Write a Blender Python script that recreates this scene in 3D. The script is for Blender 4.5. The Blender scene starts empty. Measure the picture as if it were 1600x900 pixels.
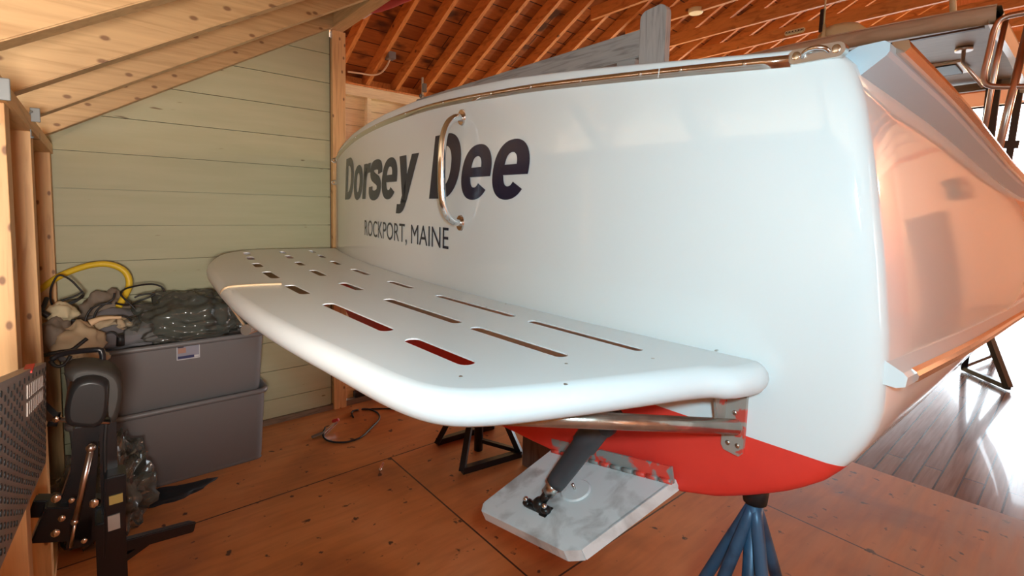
import bpy, bmesh, math, random
from mathutils import Vector as V, Matrix
random.seed(7)
SC = bpy.context.scene
COL = SC.collection
# ------------------------------------------------------------------ camera
F = 765.0; CX = 800.0; CY = 385.0; H = 1.4
Yc = V((1700-CX, 348-CY, F)).normalized()
Xc = -V((140-CX, 313-CY, F)); Xc = (Xc - Yc*Xc.dot(Yc)).normalized()
Zc = Xc.cross(Yc)
MW = Matrix((Xc, Yc, Zc))            # camera (right,down,fwd) -> world
CAM = V((0, 0, H))
cd = bpy.data.cameras.new('camera'); cam = bpy.data.objects.new('camera', cd); COL.objects.link(cam)
cd.sensor_width = 36; cd.lens = F/1600*36; cd.shift_y = -(450-CY)/1600; cd.clip_start = .02
cr = Matrix((MW.col[0], -MW.col[1], -MW.col[2])).transposed()
cam.matrix_world = Matrix.Translation(CAM) @ cr.to_4x4()
SC.camera = cam
SC.view_settings.view_transform = 'Standard'; SC.view_settings.look = 'None'
SC.view_settings.gamma = 1; SC.view_settings.use_curve_mapping = False
SC.view_settings.exposure = 0.0
# ------------------------------------------------------------------ world and lights
w = bpy.data.worlds.new('sky'); SC.world = w; w.use_nodes = True
w.node_tree.nodes['Background'].inputs[0].default_value = (.80, .92, 1, 1)
w.node_tree.nodes['Background'].inputs[1].default_value = 9.0
def lamp(name, kind, loc, power, color, size=.1, rot=None, size_y=None):
    l = bpy.data.lights.new(name, kind); l.energy = power; l.color = color
    if kind == 'AREA':
        l.size = size
        if size_y: l.shape = 'RECTANGLE'; l.size_y = size_y
    else: l.shadow_soft_size = size
    o = bpy.data.objects.new(name, l); o.location = loc
    if rot: o.rotation_euler = rot
    COL.objects.link(o); return o
fl = lamp('camera_flash', 'SPOT', (.12, -.02, 1.52), 52, (.545, .87, 1), .035)
fl.rotation_euler = V((-.95, 1.15, -.50)).to_track_quat('-Z', 'Y').to_euler(); fl.data.spot_size = math.radians(118); fl.data.spot_blend = .9
sp = lamp('left_wall_fill', 'SPOT', (.25, -.09, 1.32), 190, (1, .93, .84), .08)  # unseen spot added to brighten the left wall
sp.rotation_euler = V((-3.3, .36, .08)).to_track_quat('-Z', 'Y').to_euler(); sp.data.spot_size = math.radians(54); sp.data.spot_blend = .9
for i, (x, y, z, p) in enumerate([(-4.7, 8.6, 1.5, 120), (-4.9, 5.6, 1.4, 45), (4.4, 9.8, 3.0, 480)]):
    lamp('barn_fill', 'POINT', (x, y, z), p, (1, .74, .48), .12)  # warm fills added out of view to light the roof and far wall
pl = lamp('doorway_daylight', 'AREA', (-2.6, 11.48, 1.65), 100, (1, 1, 1), 4.5, (math.radians(-90), 0, 0), 3.25)
pl.data.cycles.is_portal = True

# ------------------------------------------------------------------ pixel -> point on a real plane of the place
def ray(px, py): return MW @ V(((px-CX)/F, (py-CY)/F, 1))
def atx(px, py, x): d = ray(px, py); return CAM + d*(x/d.x)
def aty(px, py, y): d = ray(px, py); return CAM + d*(y/d.y)
def atz(px, py, z): d = ray(px, py); return CAM + d*((z-H)/d.z)

# ------------------------------------------------------------------ materials
def mat(name, col, rough=.5, metal=0, spec=.5, coat=0):
    m = bpy.data.materials.new(name); m.use_nodes = True
    b = m.node_tree.nodes['Principled BSDF']
    b.inputs['Base Color'].default_value = (*col, 1); b.inputs['Roughness'].default_value = rough
    b.inputs['Metallic'].default_value = metal; b.inputs['Specular IOR Level'].default_value = spec
    b.inputs['Coat Weight'].default_value = coat; b.inputs['Coat Roughness'].default_value = .04
    return m
class N:
    def __init__(s, m): s.t = m.node_tree; s.b = s.t.nodes['Principled BSDF']
    def add(s, typ, **kw):
        n = s.t.nodes.new(typ)
        for k, v in kw.items():
            if k in n.inputs.keys(): n.inputs[k].default_value = v
            else: setattr(n, k, v)
        return n
    def link(s, a, b): s.t.links.new(a, b)
    def coords(s, scale, kind='Object', rot=(0, 0, 0)):
        tc = s.add('ShaderNodeTexCoord'); mp = s.add('ShaderNodeMapping')
        mp.inputs['Scale'].default_value = scale; mp.inputs['Rotation'].default_value = rot
        s.link(tc.outputs[kind], mp.inputs[0]); return mp.outputs[0]
    def ramp(s, fac, stops):
        r = s.add('ShaderNodeValToRGB'); e = r.color_ramp.elements
        e[0].position, e[0].color = stops[0][0], (*stops[0][1], 1)
        e[1].position, e[1].color = stops[-1][0], (*stops[-1][1], 1)
        for p, c in stops[1:-1]:
            k = e.new(p); k.color = (*c, 1)
        s.link(fac, r.inputs[0]); return r.outputs[0]
    def noise(s, co, scale, detail=4, dist=0):
        n = s.add('ShaderNodeTexNoise', Scale=scale, Detail=detail, Distortion=dist); s.link(co, n.inputs[0]); return n.outputs[0]
    def mix(s, fac, a, b, mode='MIX'):
        n = s.add('ShaderNodeMix', data_type='RGBA', blend_type=mode)
        if isinstance(fac, (int, float)): n.inputs[0].default_value = fac
        else: s.link(fac, n.inputs[0])
        for i, v in ((6, a), (7, b)):
            if isinstance(v, tuple): n.inputs[i].default_value = (*v, 1)
            else: s.link(v, n.inputs[i])
        return n.outputs[2]
    def bump(s, h, strength=.3, dist=.005):
        b = s.add('ShaderNodeBump', Strength=strength, Distance=dist); s.link(h, b.inputs['Height']); s.link(b.outputs[0], s.b.inputs['Normal'])
    def base(s, c): s.link(c, s.b.inputs['Base Color'])
def wood(name, c1, c2, stretch, rough=.55, knot=(.16, .06, .02), knots=True, seed=0, kscale=3.0, kmap=None, rot=(0, 0, 0), face=False):
    """grain runs along the axis with the smallest stretch value"""
    m = mat(name, c1, rough); n = N(m)
    co = n.coords(stretch, rot=rot); g = n.noise(co, 6, 6, 1.0)
    c = n.ramp(g, [(.3, c2), (.5, c1), (.72, tuple(min(1, v*1.12) for v in c1))])
    if knots:
        co2 = n.coords(kmap or tuple(kscale*(.55+.45*min(1, s/2)) for s in stretch), rot=rot)
        v = n.add('ShaderNodeTexVoronoi', Scale=1.4, Randomness=1.0)
        if face:      # knots on the broad face, different on every board
            v.voronoi_dimensions = '2D'; sx = n.add('ShaderNodeSeparateXYZ'); n.link(co2, sx.inputs[0]); cx = n.add('ShaderNodeCombineXYZ')
            for k_ in (0, 1):
                a_ = n.add('ShaderNodeMath', operation='MULTIPLY_ADD'); n.link(sx.outputs[0], a_.inputs[0]); a_.inputs[1].default_value = 5.3; n.link(sx.outputs[1+k_], a_.inputs[2]); n.link(a_.outputs[0], cx.inputs[k_])
            co2 = cx.outputs[0]
        n.link(co2, v.inputs[0])
        k = n.ramp(v.outputs['Distance'], [(.05, (.85, .85, .85)), (.095, (0, 0, 0))])
        c = n.mix(k, c, knot)
    n.base(c); n.bump(g, .15, .002); return m
M = {}
M['pine_y'] = wood('pine lumber', (.66, .40, .175), (.54, .30, .12), (9, .6, 9))
M['pine_x'] = wood('pine beam', (.66, .40, .175), (.54, .30, .12), (.6, 9, 9))
M['pine_z'] = wood('pine stud', (.67, .39, .17), (.55, .29, .115), (9, 9, .6), kmap=(1.0, 9, 5), face=True)
M['pine_rafter'] = wood('pine rafter', (.46, .28, .125), (.38, .22, .09), (5, .5, 9), knot=(.15, .06, .02), kmap=(1.0, 4.2, 7), rot=(.551, 0, 0), face=True)
M['old_rafter'] = wood('old orange rafter', (.62, .25, .06), (.42, .14, .03), (.8, 8, 3), .6, (.1, .03, .01))
M['old_rafter_dark'] = M['old_rafter']
M['cream'] = wood('cream boards', (.78, .68, .42), (.68, .57, .33), (6, .6, 9), .6, (.25, .14, .06))
M['grey_wood'] = wood('weathered grey wood', (.40, .36, .33), (.25, .22, .20), (1, 12, 12), .8, (.10, .08, .07), kscale=1.5)
M['grey_wood_z'] = wood('weathered grey post', (.44, .40, .37), (.28, .25, .23), (12, 12, 1), .8, (.10, .08, .07), kscale=2)
M['far_wall'] = wood('orange far wall', (.72, .28, .10), (.58, .20, .06), (6, 6, .6), .6, kscale=1)
def m_siding():
    m = mat('green painted siding', (.42, .43, .28), .55); n = N(m)
    co = n.coords((3, .8, 8)); g = n.noise(co, 3, 5)
    c = n.ramp(g, [(.3, (.40, .385, .235)), (.7, (.44, .42, .265))])
    co2 = n.coords((1, 2.2, 14)); v = n.noise(co2, 2.3, 2)
    k = n.ramp(v, [(.735, (0, 0, 0)), (.76, (1, 1, 1))])
    c = n.mix(k, c, (.16, .11, .05)); n.base(c); n.bump(g, .2, .002); return m
M['siding'] = m_siding()
def m_ply():
    m = mat('stained plywood', (.28, .10, .04), .42); n = N(m)
    co = n.coords((1, 1, 1)); g = n.noise(co, 1.6, 8, .4)
    c = n.ramp(g, [(.30, (.38, .12, .038)), (.5, (.66, .24, .072)), (.72, (.76, .32, .12))])
    gr = n.noise(n.coords((9, 1.2, 1)), 3, 8, .6)
    c = n.mix(.3, c, n.ramp(gr, [(.3, (.45, .40, .36)), (.6, (1, 1, 1))]), 'MULTIPLY')
    sp = n.noise(n.coords((1, 1, 1)), 17, 3); k = n.ramp(sp, [(.655, (0, 0, 0)), (.70, (1, 1, 1))])
    c = n.mix(k, c, (.10, .04, .02))
    br = n.add('ShaderNodeTexBrick', Scale=1.0); br.offset = .5
    n.link(n.coords((1, 1, 1), rot=(0, 0, math.pi/2)), br.inputs[0])
    for k_, v_ in (('Mortar Size', .004), ('Brick Width', 2.44), ('Row Height', 1.22), ('Mortar Smooth', 0.)): br.inputs[k_].default_value = v_
    c = n.mix(br.outputs['Fac'], c, (.05, .02, .01))
    # a worn grey area on the sheets to the right
    sx = n.add('ShaderNodeSeparateXYZ'); n.link(n.coords((1, 1, 1)), sx.inputs[0])
    rr = n.add('ShaderNodeMapRange'); rr.inputs[1].default_value = -1.1; rr.inputs[2].default_value = .1; n.link(sx.outputs[0], rr.inputs[0])
    mm = n.add('ShaderNodeMath', operation='MULTIPLY'); n.link(rr.outputs[0], mm.inputs[0]); n.link(n.noise(n.coords((9, 1, 1)), 2, 6), mm.inputs[1])
    c = n.mix(mm.outputs[0], c, (.40, .36, .27)); n.base(c)
    r = n.ramp(g, [(.3, (.36,)*3), (.7, (.55,)*3)]); n.link(r, n.b.inputs['Roughness']); n.bump(gr, .2, .003); return m
M['ply'] = m_ply()
def m_planks():
    m = mat('varnished floor planks', (.30, .14, .08), .22, coat=.3); n = N(m)
    br = n.add('ShaderNodeTexBrick', Scale=1.0); br.offset = .37
    n.link(n.coords((1, 1, 1), rot=(0, 0, math.pi/2)), br.inputs[0])
    for k_, v_ in (('Mortar Size', .004), ('Brick Width', 2.6), ('Row Height', .085), ('Mortar Smooth', 0.), ('Bias', 0.)): br.inputs[k_].default_value = v_
    br.inputs['Color1'].default_value = (.36, .20, .13, 1); br.inputs['Color2'].default_value = (.24, .12, .08, 1); br.inputs['Mortar'].default_value = (.05, .02, .015, 1)
    gr = n.noise(n.coords((18, 1, 1)), 3, 6, .5)
    c = n.mix(.4, br.outputs[0], n.ramp(gr, [(.3, (.5, .45, .42)), (.7, (1, 1, 1))]), 'MULTIPLY'); n.base(c)
    r = n.ramp(gr, [(.3, (.19,)*3), (.7, (.25,)*3)]); n.link(r, n.b.inputs['Roughness'])
    n.bump(br.outputs['Fac'], -.4, .004); return m
M['planks'] = m_planks()
def m_roof():
    m = mat('old roof boards', (.42, .13, .03), .65); n = N(m)
    br = n.add('ShaderNodeTexBrick', Scale=1.0); br.offset = .43
    n.link(n.coords((1, 1, 1), rot=(0, 0, math.pi/2)), br.inputs[0])
    for k_, v_ in (('Mortar Size', .006), ('Brick Width', 1.1), ('Row Height', .2), ('Mortar Smooth', 0.), ('Bias', 0.)): br.inputs[k_].default_value = v_
    br.inputs['Color1'].default_value = (.60, .22, .05, 1); br.inputs['Color2'].default_value = (.38, .12, .025, 1); br.inputs['Mortar'].default_value = (.03, .01, .005, 1)
    d = n.ramp(n.noise(n.coords((2.2, 1.3, 1)), 1.7, 3), [(.55, (0, 0, 0)), (.66, (1, 1, 1))])
    c = n.mix(d, br.outputs[0], (.10, .035, .014))
    gr = n.noise(n.coords((10, 1.5, 1)), 3, 4); c = n.mix(.5, c, n.ramp(gr, [(.3, (.5, .45, .4)), (.7, (1, 1, 1))]), 'MULTIPLY')
    n.base(c); return m
M['roof'] = m_roof()
def m_gel():
    m = mat('white gelcoat with red bottom paint', (.80, .80, .79), .12, spec=.6); n = N(m); n.b.inputs['IOR'].default_value = 1.5; n.b.inputs['Coat Weight'].default_value = .12; n.b.inputs['Coat Roughness'].default_value = .03
    tc = n.add('ShaderNodeTexCoord'); sx = n.add('ShaderNodeSeparateXYZ'); n.link(tc.outputs['Object'], sx.inputs[0])
    a = n.add('ShaderNodeMath', operation='MULTIPLY_ADD'); n.link(sx.outputs[1], a.inputs[0]); a.inputs[1].default_value = .16; n.link(sx.outputs[2], a.inputs[2])
    lt = n.add('ShaderNodeMath', operation='LESS_THAN'); n.link(a.outputs[0], lt.inputs[0]); lt.inputs[1].default_value = 1.128
    g = n.noise(n.coords((1, 1, 1)), 5, 5)
    red = n.ramp(g, [(.3, (.74, .028, .016)), (.7, (.88, .045, .025))])
    c = n.mix(lt.outputs[0], (.80, .80, .79), red); n.base(c)
    r = n.mix(lt.outputs[0], (.07, .07, .07), (.6, .6, .6)); n.link(r, n.b.inputs['Roughness']); return m
M['gel'] = m_gel()
M['white'] = mat('white gelcoat', (.80, .81, .81), .22)
M['platform'] = mat('white platform gelcoat', (.78, .81, .82), .30)
M['moulding'] = mat('pale grey moulding', (.54, .62, .68), .3)
M['steel'] = mat('polished stainless steel', (.84, .86, .88), .12, 1)
M['steel_dull'] = mat('brushed stainless steel', (.62, .58, .54), .28, 1)
M['copper'] = mat('polished rub strip', (.74, .65, .58), .14, 1)
M['ink'] = mat('navy vinyl lettering', (.012, .014, .04), .25)
M['black'] = mat('black painted steel', (.008, .008, .010), .33)
M['rubber'] = mat('black rubber', (.010, .010, .011), .5)
M['plastic_black'] = mat('black plastic', (.014, .014, .015), .35)
M['tote'] = mat('grey plastic', (.165, .158, .160), .42)
M['beige'] = wood('beige hardtop liner', (.24, .175, .11), (.20, .14, .085), (.7, 4, 4), .6, knots=False)
M['beige_trim'] = mat('cream hardtop edge', (.62, .52, .36), .35)
M['dark_trim'] = mat('dark brown trim', (.06, .035, .02), .4)
M['yellow'] = mat('yellow hose rubber', (.78, .52, .03), .4)
M['tan'] = mat('tan canvas', (.50, .37, .23), .8)
M['cream_cloth'] = mat('pale cream cloth', (.62, .52, .33), .8)
M['grey_cloth'] = mat('grey cloth', (.17, .16, .17), .8)
M['brown_cloth'] = mat('grey brown cloth', (.22, .17, .13), .8)
M['green_cloth'] = mat('dark green cloth', (.018, .032, .026), .8)
M['cord'] = mat('tan cord', (.72, .50, .30), .7)
M['red'] = mat('red paint', (.60, .03, .02), .5)
M['red_cloth'] = mat('red cloth', (.45, .015, .015), .7)
M['cable'] = mat('white cable', (.70, .55, .38), .5)
M['lamp_cream'] = mat('cream enamel', (.75, .68, .38), .4)
M['peach'] = mat('peach wall paint', (.86, .58, .42), .6)
M['brown_door'] = mat('brown door paint', (.34, .20, .14), .5)
def m_blotch(name, a, b, sc, rough, metal=0, thr=(.48, .56)):
    m = mat(name, a, rough, metal); n = N(m); g = n.noise(n.coords((1, 1, 1)), sc, 6, .5)
    n.base(n.ramp(g, [(thr[0], a), (thr[1], b)])); n.bump(g, .5, .003); return m
M['alu'] = m_blotch('scuffed painted aluminium', (.80, .80, .79), (.42, .39, .37), 15, .45, .15, (.48, .74))
M['hinge'] = m_blotch('hinge with flaking red paint', (.80, .07, .045), (.28, .27, .25), 28, .5, 0)
M['plate_red'] = m_blotch('steel plate with flaking red paint', (.42, .36, .31), (.74, .10, .07), 34, .35, .3, (.56, .60))
M['tube'] = m_blotch('steel tube', (.60, .52, .44), (.35, .29, .24), 20, .25, .9, (.4, .8))
M['blue'] = m_blotch('blue painted steel', (.045, .11, .20), (.015, .025, .05), 9, .4, .2, (.5, .7))
M['greasy'] = m_blotch('greasy black fitting', (.02, .015, .013), (.30, .14, .10), 30, .35, .3, (.6, .68))
M['charcoal'] = mat('charcoal cylinder sleeve', (.045, .048, .055), .42)
M['panel'] = mat('dark grey powder coated steel', (.34, .31, .29), .45, .2)
def m_clear():
    m = bpy.data.materials.new('clear plastic film'); m.use_nodes = True; t = m.node_tree; t.nodes.clear()
    o = t.nodes.new('ShaderNodeOutputMaterial'); g = t.nodes.new('ShaderNodeBsdfGlossy'); tr = t.nodes.new('ShaderNodeBsdfTransparent'); mx = t.nodes.new('ShaderNodeMixShader'); lw = t.nodes.new('ShaderNodeLayerWeight')
    d = t.nodes.new('ShaderNodeBsdfDiffuse'); d.inputs[0].default_value = (.6, .58, .5, 1); m2 = t.nodes.new('ShaderNodeMixShader')
    lw.inputs[0].default_value = .35; g.inputs['Roughness'].default_value = .12; tr.inputs[0].default_value = (.93, .94, .92, 1)
    m2.inputs[0].default_value = .10; t.links.new(tr.outputs[0], m2.inputs[1]); t.links.new(d.outputs[0], m2.inputs[2])
    t.links.new(lw.outputs['Fresnel'], mx.inputs[0]); t.links.new(m2.outputs[0], mx.inputs[1]); t.links.new(g.outputs[0], mx.inputs[2]); t.links.new(mx.outputs[0], o.inputs[0]); return m
M['clear'] = m_clear()
M['film'] = M['clear']

# ------------------------------------------------------------------ mesh helpers
class MB:
    def __init__(s): s.bm = bmesh.new()
    def box(s, a, b, bev=0):
        a, b = V(a), V(b); lo = V([min(p, q) for p, q in zip(a, b)]); hi = V([max(p, q) for p, q in zip(a, b)])
        r = bmesh.ops.create_cube(s.bm, size=1); vs = r['verts']
        for v in vs: v.co = V([lo[i]+(v.co[i]+.5)*(hi[i]-lo[i]) for i in range(3)])
        if bev:
            es = list({e for v in vs for e in v.link_edges}); bmesh.ops.bevel(s.bm, geom=es, offset=bev, segments=3, affect='EDGES', profile=.5)
        return s
    def hexa(s, c8, bev=0):
        """8 corners: bottom ring then top ring"""
        vs = [s.bm.verts.new(V(c)) for c in c8]
        for f in ((0, 3, 2, 1), (4, 5, 6, 7), (0, 1, 5, 4), (1, 2, 6, 5), (2, 3, 7, 6), (3, 0, 4, 7)): s.bm.faces.new([vs[i] for i in f])
        if bev:
            es = list({e for v in vs for e in v.link_edges}); bmesh.ops.bevel(s.bm, geom=es, offset=bev, segments=2, affect='EDGES')
        return s
    def bar(s, p, q, wd, hd, up=(0, 0, 1), bev=0):
        p, q = V(p), V(q); d = (q-p).normalized(); up = V(up)
        sd = d.cross(up).normalized(); u = sd.cross(d).normalized()
        c = [p+sd*a*wd/2+u*b*hd/2 for a, b in ((-1, -1), (1, -1), (1, 1), (-1, 1))] + [q+sd*a*wd/2+u*b*hd/2 for a, b in ((-1, -1), (1, -1), (1, 1), (-1, 1))]
        return s.hexa(c, bev)
    def tube(s, pts, r, n=12, caps=True, smooth=0):
        pts = [V(p) for p in pts]
        rs = list(r) if isinstance(r, (list, tuple)) else [r]*len(pts)
        for _ in range(smooth):
            a, b = [pts[0]], [rs[0]]
            for i in range(len(pts)-1):
                a += [pts[i]*.75+pts[i+1]*.25, pts[i]*.25+pts[i+1]*.75]; b += [rs[i]*.75+rs[i+1]*.25, rs[i]*.25+rs[i+1]*.75]
            pts, rs = a+[pts[-1]], b+[rs[-1]]
        rings = []; prev = None
        for i, p in enumerate(pts):
            t = (pts[min(i+1, len(pts)-1)]-pts[max(i-1, 0)]).normalized()
            if prev is None:
                u = t.cross(V((0, 0, 1)));
                if u.length < .1: u = t.cross(V((1, 0, 0)))
                u.normalize()
            else: u = (prev - t*prev.dot(t)).normalized()
            prev = u; v = t.cross(u)
            rings.append([s.bm.verts.new(p+(u*math.cos(2*math.pi*k/n)+v*math.sin(2*math.pi*k/n))*rs[i]) for k in range(n)])
        for a, b in zip(rings, rings[1:]):
            for k in range(n):
                f = s.bm.faces.new((a[k], a[(k+1) % n], b[(k+1) % n], b[k])); f.smooth = True
        if caps: s.bm.faces.new(rings[0][::-1]); s.bm.faces.new(rings[-1])
        return s
    def prism(s, poly, fn0, fn1):
        """two copies of a polygon through point functions, bridged and capped"""
        a = [s.bm.verts.new(fn0(*p)) for p in poly]; b = [s.bm.verts.new(fn1(*p)) for p in poly]; n = len(poly)
        s.bm.faces.new(a[::-1]); s.bm.faces.new(b)
        for i in range(n): s.bm.faces.new((a[i], a[(i+1) % n], b[(i+1) % n], b[i]))
        return s
    def ball(s, c, r, sc=(1, 1, 1), n=16):
        rr = bmesh.ops.create_uvsphere(s.bm, u_segments=n, v_segments=max(6, n//2), radius=r)
        for v in rr['verts']: v.co = V([v.co[i]*sc[i] for i in range(3)])+V(c)
        for f in {f for v in rr['verts'] for f in v.link_faces}: f.smooth = True
        return s
    def grid(s, rows, close=False, smooth=True):
        vs = [[s.bm.verts.new(V(p)) for p in r] for r in rows]
        for a, b in zip(vs, vs[1:]):
            n = len(a)
            for k in range(n if close else n-1):
                f = s.bm.faces.new((a[k], a[(k+1) % n], b[(k+1) % n], b[k])); f.smooth = smooth
        return vs
    def build(s, name, m, parent=None, auto=None):
        bmesh.ops.recalc_face_normals(s.bm, faces=s.bm.faces[:])
        me = bpy.data.meshes.new(name); s.bm.to_mesh(me); s.bm.free()
        if isinstance(m, (list, tuple)):
            for x in m: me.materials.append(x)
        else: me.materials.append(m)
        o = bpy.data.objects.new(name, me); COL.objects.link(o)
        if parent is not None:
            par(o, parent)
        return o
def par(o, parent):
    o.parent = parent
    o.matrix_parent_inverse = Matrix.Translation(-parent.location) if parent.parent is None else Matrix()
def tag(o, label=None, cat=None, group=None, kind=None):
    for k, v in (('label', label), ('category', cat), ('group', group), ('kind', kind)):
        if v: o[k] = v
    return o
def thing(name, label, cat, loc=(0, 0, 0), group=None):
    o = bpy.data.objects.new(name, None); COL.objects.link(o); o.location = loc; o.empty_display_size = .1
    return tag(o, label, cat, group)
def struct(name, mb, m): return tag(mb.build(name, m), kind='structure')

# ================================================================== STRUCTURE
WX = -3.30                        # the green partition wall
struct('floor', MB().box((-6.0, -.25, -.03), (6, 3.27, 0)), M['ply'])
struct('floor_planks', MB().box((-6.0, 3.27, -.03), (6, 11.6, -.001)), M['planks'])
tag(bpy.data.objects['floor_planks'], None)
# outside ground seen through the doorway
struct('ground_outside', MB().box((-14, 11.75, -.12), (8, 30, -.08)), mat('pale gravel', (.7, .7, .68), .8))
SL = .615
def lz(y): return 1.717+SL*(y+.146)            # underside of the lean-to rafters
# green siding wall made of lapped boards, cut along the roof slope
mb = MB(); z = -.03; zs = []
while z < 2.7: zs.append(z); z += .1862
for i, z0 in enumerate(zs):
    z1 = z0+.1862-.0035
    def ys(zz): return max(-.19, (zz-1.717+.0)/SL-.146)
    ya0, ya1 = ys(z0), ys(z1)
    if ya0 > 1.19: continue
    ya1 = min(ya1, 1.19)
    off = .0
    mb.prism([(ya0, z0), (1.205, z0), (1.205, z1), (ya1, z1)], lambda a, b: V((WX-.02, a, b)), lambda a, b: V((WX+.0, a, b)))
mb.box((WX-.05, -.2, -.03), (WX-.024, 1.2, 2.4))
struct('wall_left', mb, M['siding'])
struct('baseboard_left', MB().box((WX, .2, 0), (WX+.022, 1.2, .035)).box((WX-.02, 1.2, 0), (WX+.02, 1.8, .04)), wood('dusty old plank', (.20, .13, .08), (.12, .07, .04), (9, 1, 9), .7))
# low outer wall behind the knee wall studs
struct('wall_knee', MB().box((-3.4, -.24, 0), (4.2, -.205, 1.72)), M['pine_x'])
for i, (x, lb) in enumerate([(-3.18, 'pine corner stud touching the green wall'), (-2.25, 'pine stud, the middle of the three at far left'), (-1.64, 'pine stud cut off by the left photo edge'), (-.6, 'pine stud outside the frame')][:3]):
    tag(MB().box((x-.085, -.205, .04), (x, -.151, 1.62), .002).build('wall_stud', M['pine_z']), lb, 'stud')
struct('trim_top_plate', MB().box((-3.28, -.205, 1.62), (4, -.145, 1.665)), M['pine_x'])
struct('trim_bottom_plate', MB().box((-3.28, -.205, 0), (4, -.151, .04)), M['pine_x'])
# lean-to rafters and deck
raf = [(-3.262, 'pine rafter lying against the green wall, lowest in view'), (-2.62, 'second pine rafter out from the green wall'), (-2.06, 'third pine rafter, with knots in its broad face'), (-1.52, 'nearest pine rafter, cropped by the top left corner')]
for x in [-.95, -.4, .2, .8, 1.4, 2.0, 2.6, 3.2]: raf.append((x, 'pine rafter over the camera'))
for x, lb in raf:
    mb = MB(); t = .075; y0, y1 = -.33, 1.205; dz = .24
    mb.hexa([(x-t/2, y0, lz(y0)), (x+t/2, y0, lz(y0)), (x+t/2, y1, lz(y1)), (x-t/2, y1, lz(y1)), (x-t/2, y0, lz(y0)+dz), (x+t/2, y0, lz(y0)+dz), (x+t/2, y1, lz(y1)+dz), (x-t/2, y1, lz(y1)+dz)], .003)
    o = tag(mb.build('lean_to_rafter', M['pine_rafter']), lb, 'rafter')
    if x > -1: o['group'] = 'rafters over the camera'
mb = MB(); y0, y1 = -.5, 1.3
mb.hexa([(-3.5, y0, lz(y0)+.242), (4, y0, lz(y0)+.242), (4, y1, lz(y1)+.242), (-3.5, y1, lz(y1)+.242), (-3.5, y0, lz(y0)+.27), (4, y0, lz(y0)+.27), (4, y1, lz(y1)+.27), (-3.5, y1, lz(y1)+.27)])
struct('ceiling', mb, M['pine_rafter'])
# strip of sheathing edge along the green wall
mb = MB(); x = WX+.012
# header and its post
tag(MB().box((WX-.02, 1.212, 0), (WX+.035, 1.30, 2.54), .003).build('corner_post', M['pine_z']), 'pine post standing at the end of the green wall', 'post')
t = thing('header_beam', 'doubled pine header beam over the corner post', 'beam', (0, 1.25, 2.54))
MB().box((WX-.06, 1.205, 2.545), (4, 1.248, 2.79), .003).build('inner_board', M['pine_x'], t)
MB().box((WX-.06, 1.252, 2.55), (4, 1.295, 2.80), .003).build('outer_board', M['pine_x'], t)
struct('trim_dark_gap', MB().box((WX-.03, 1.2, .03), (WX-.005, 1.214, 2.5)), M['dark_trim'])
# main barn: gable wall, eave walls, roof
EX = 5.86; EZ = 2.88; RM = .529
RZ = EZ+RM*EX
def rz(x): return EZ+RM*(EX-abs(x))
struct('wall_gable', MB().prism([(-5.9, 2.55), (4, 2.79), (5.9, 2.79), (5.9, 3.1), (0, RZ+.2), (-5.9, 3.1)], lambda a, b: V((a, 1.30, b)), lambda a, b: V((a, 1.33, b))).box((-5.95, 1.30, 0), (WX-.07, 1.33, 2.55)), M['far_wall'])
mb = MB(); k = 0
z = 0
while z < 2.85:
    mb.box((-6.0, 1.3, z), (-5.98, 11.6, min(z+.192, 2.86))); z += .2
mb.box((-6.03, 1.3, 0), (-6.005, 11.6, 2.86))
struct('wall_eave', mb, M['cream'])
for i in range(9):
    y = 2.62+i*.61
    tag(MB().box((-5.98, y, 0), (-5.89, y+.05, 2.74)).build('barn_stud', M['cream']), 'cream stud of the barn wall beyond the corner post', 'stud', 'cream studs of the far left barn wall')
struct('trim_eave_plate', MB().box((-5.99, 1.3, 2.74), (-5.86, 11.6, 2.86)), M['cream'])
struct('trim_eave_light_stop', MB().box((-6.0, 1.3, 2.86), (-5.84, 11.6, 2.88)).box((-6.02, 1.3, 2.86), (-5.98, 11.6, 3.02)), M['old_rafter'])  # upright strip added to block sky light leaking in at the eave
struct('wall_right', MB().box((5.98, -.2, 0), (6.02, 11.6, 3.0)), M['far_wall'])
struct('wall_right_low', MB().box((4.2, -.24, 0), (4.24, .6, .9)), M['pine_x'])
L = math.hypot(EX+.3, RM*(EX+.3)); ang = math.atan(RM)
for sgn, nm in ((-1, 'roof_left'), (1, 'roof_right')):
    mb = MB(); mb.box((0, 1.3, 0), (L, 11.7, .03)); o = struct(nm, mb, M['roof'])
    if sgn < 0: o.location = (-EX-.3, 0, EZ-RM*.3+.17); o.rotation_euler = (0, -ang, 0)
    else: o.location = (0, 0, RZ+.17); o.rotation_euler = (0, ang, 0)
ny = 0
for i in range(24):
    y = 2.21+i*.39
    for sgn in (-1, 1):
        if sgn > 0 and i % 2: continue
        mb = MB(); t = .024
        a, b = sgn*(EX+.1), 0
        za, zb = EZ-RM*.1, RZ
        mb.hexa([(a, y-t, za), (b, y-t, zb), (b, y+t, zb), (a, y+t, za), (a, y-t, za+.165), (b, y-t, zb+.165), (b, y+t, zb+.165), (a, y+t, za+.165)])
        tag(mb.build('barn_rafter', M['old_rafter']), 'old orange rafter of the barn roof, on the %s slope' % ('left' if sgn < 0 else 'right'), 'rafter', 'old rafters on the %s roof slope' % ('left' if sgn < 0 else 'right'))
for i, y in enumerate([4.76, 5.46, 6.3, 7.1, 7.85, 8.6, 9.4, 10.2]):
    zt = 3.76; xe = EX-(zt+.02-EZ)/RM
    tag(MB().box((-xe, y-.022, zt), (xe, y+.022, zt+.15)).build('tie_beam', M['old_rafter']), 'old tie beam crossing the barn roof', 'beam', 'tie beams under the barn roof')
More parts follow.
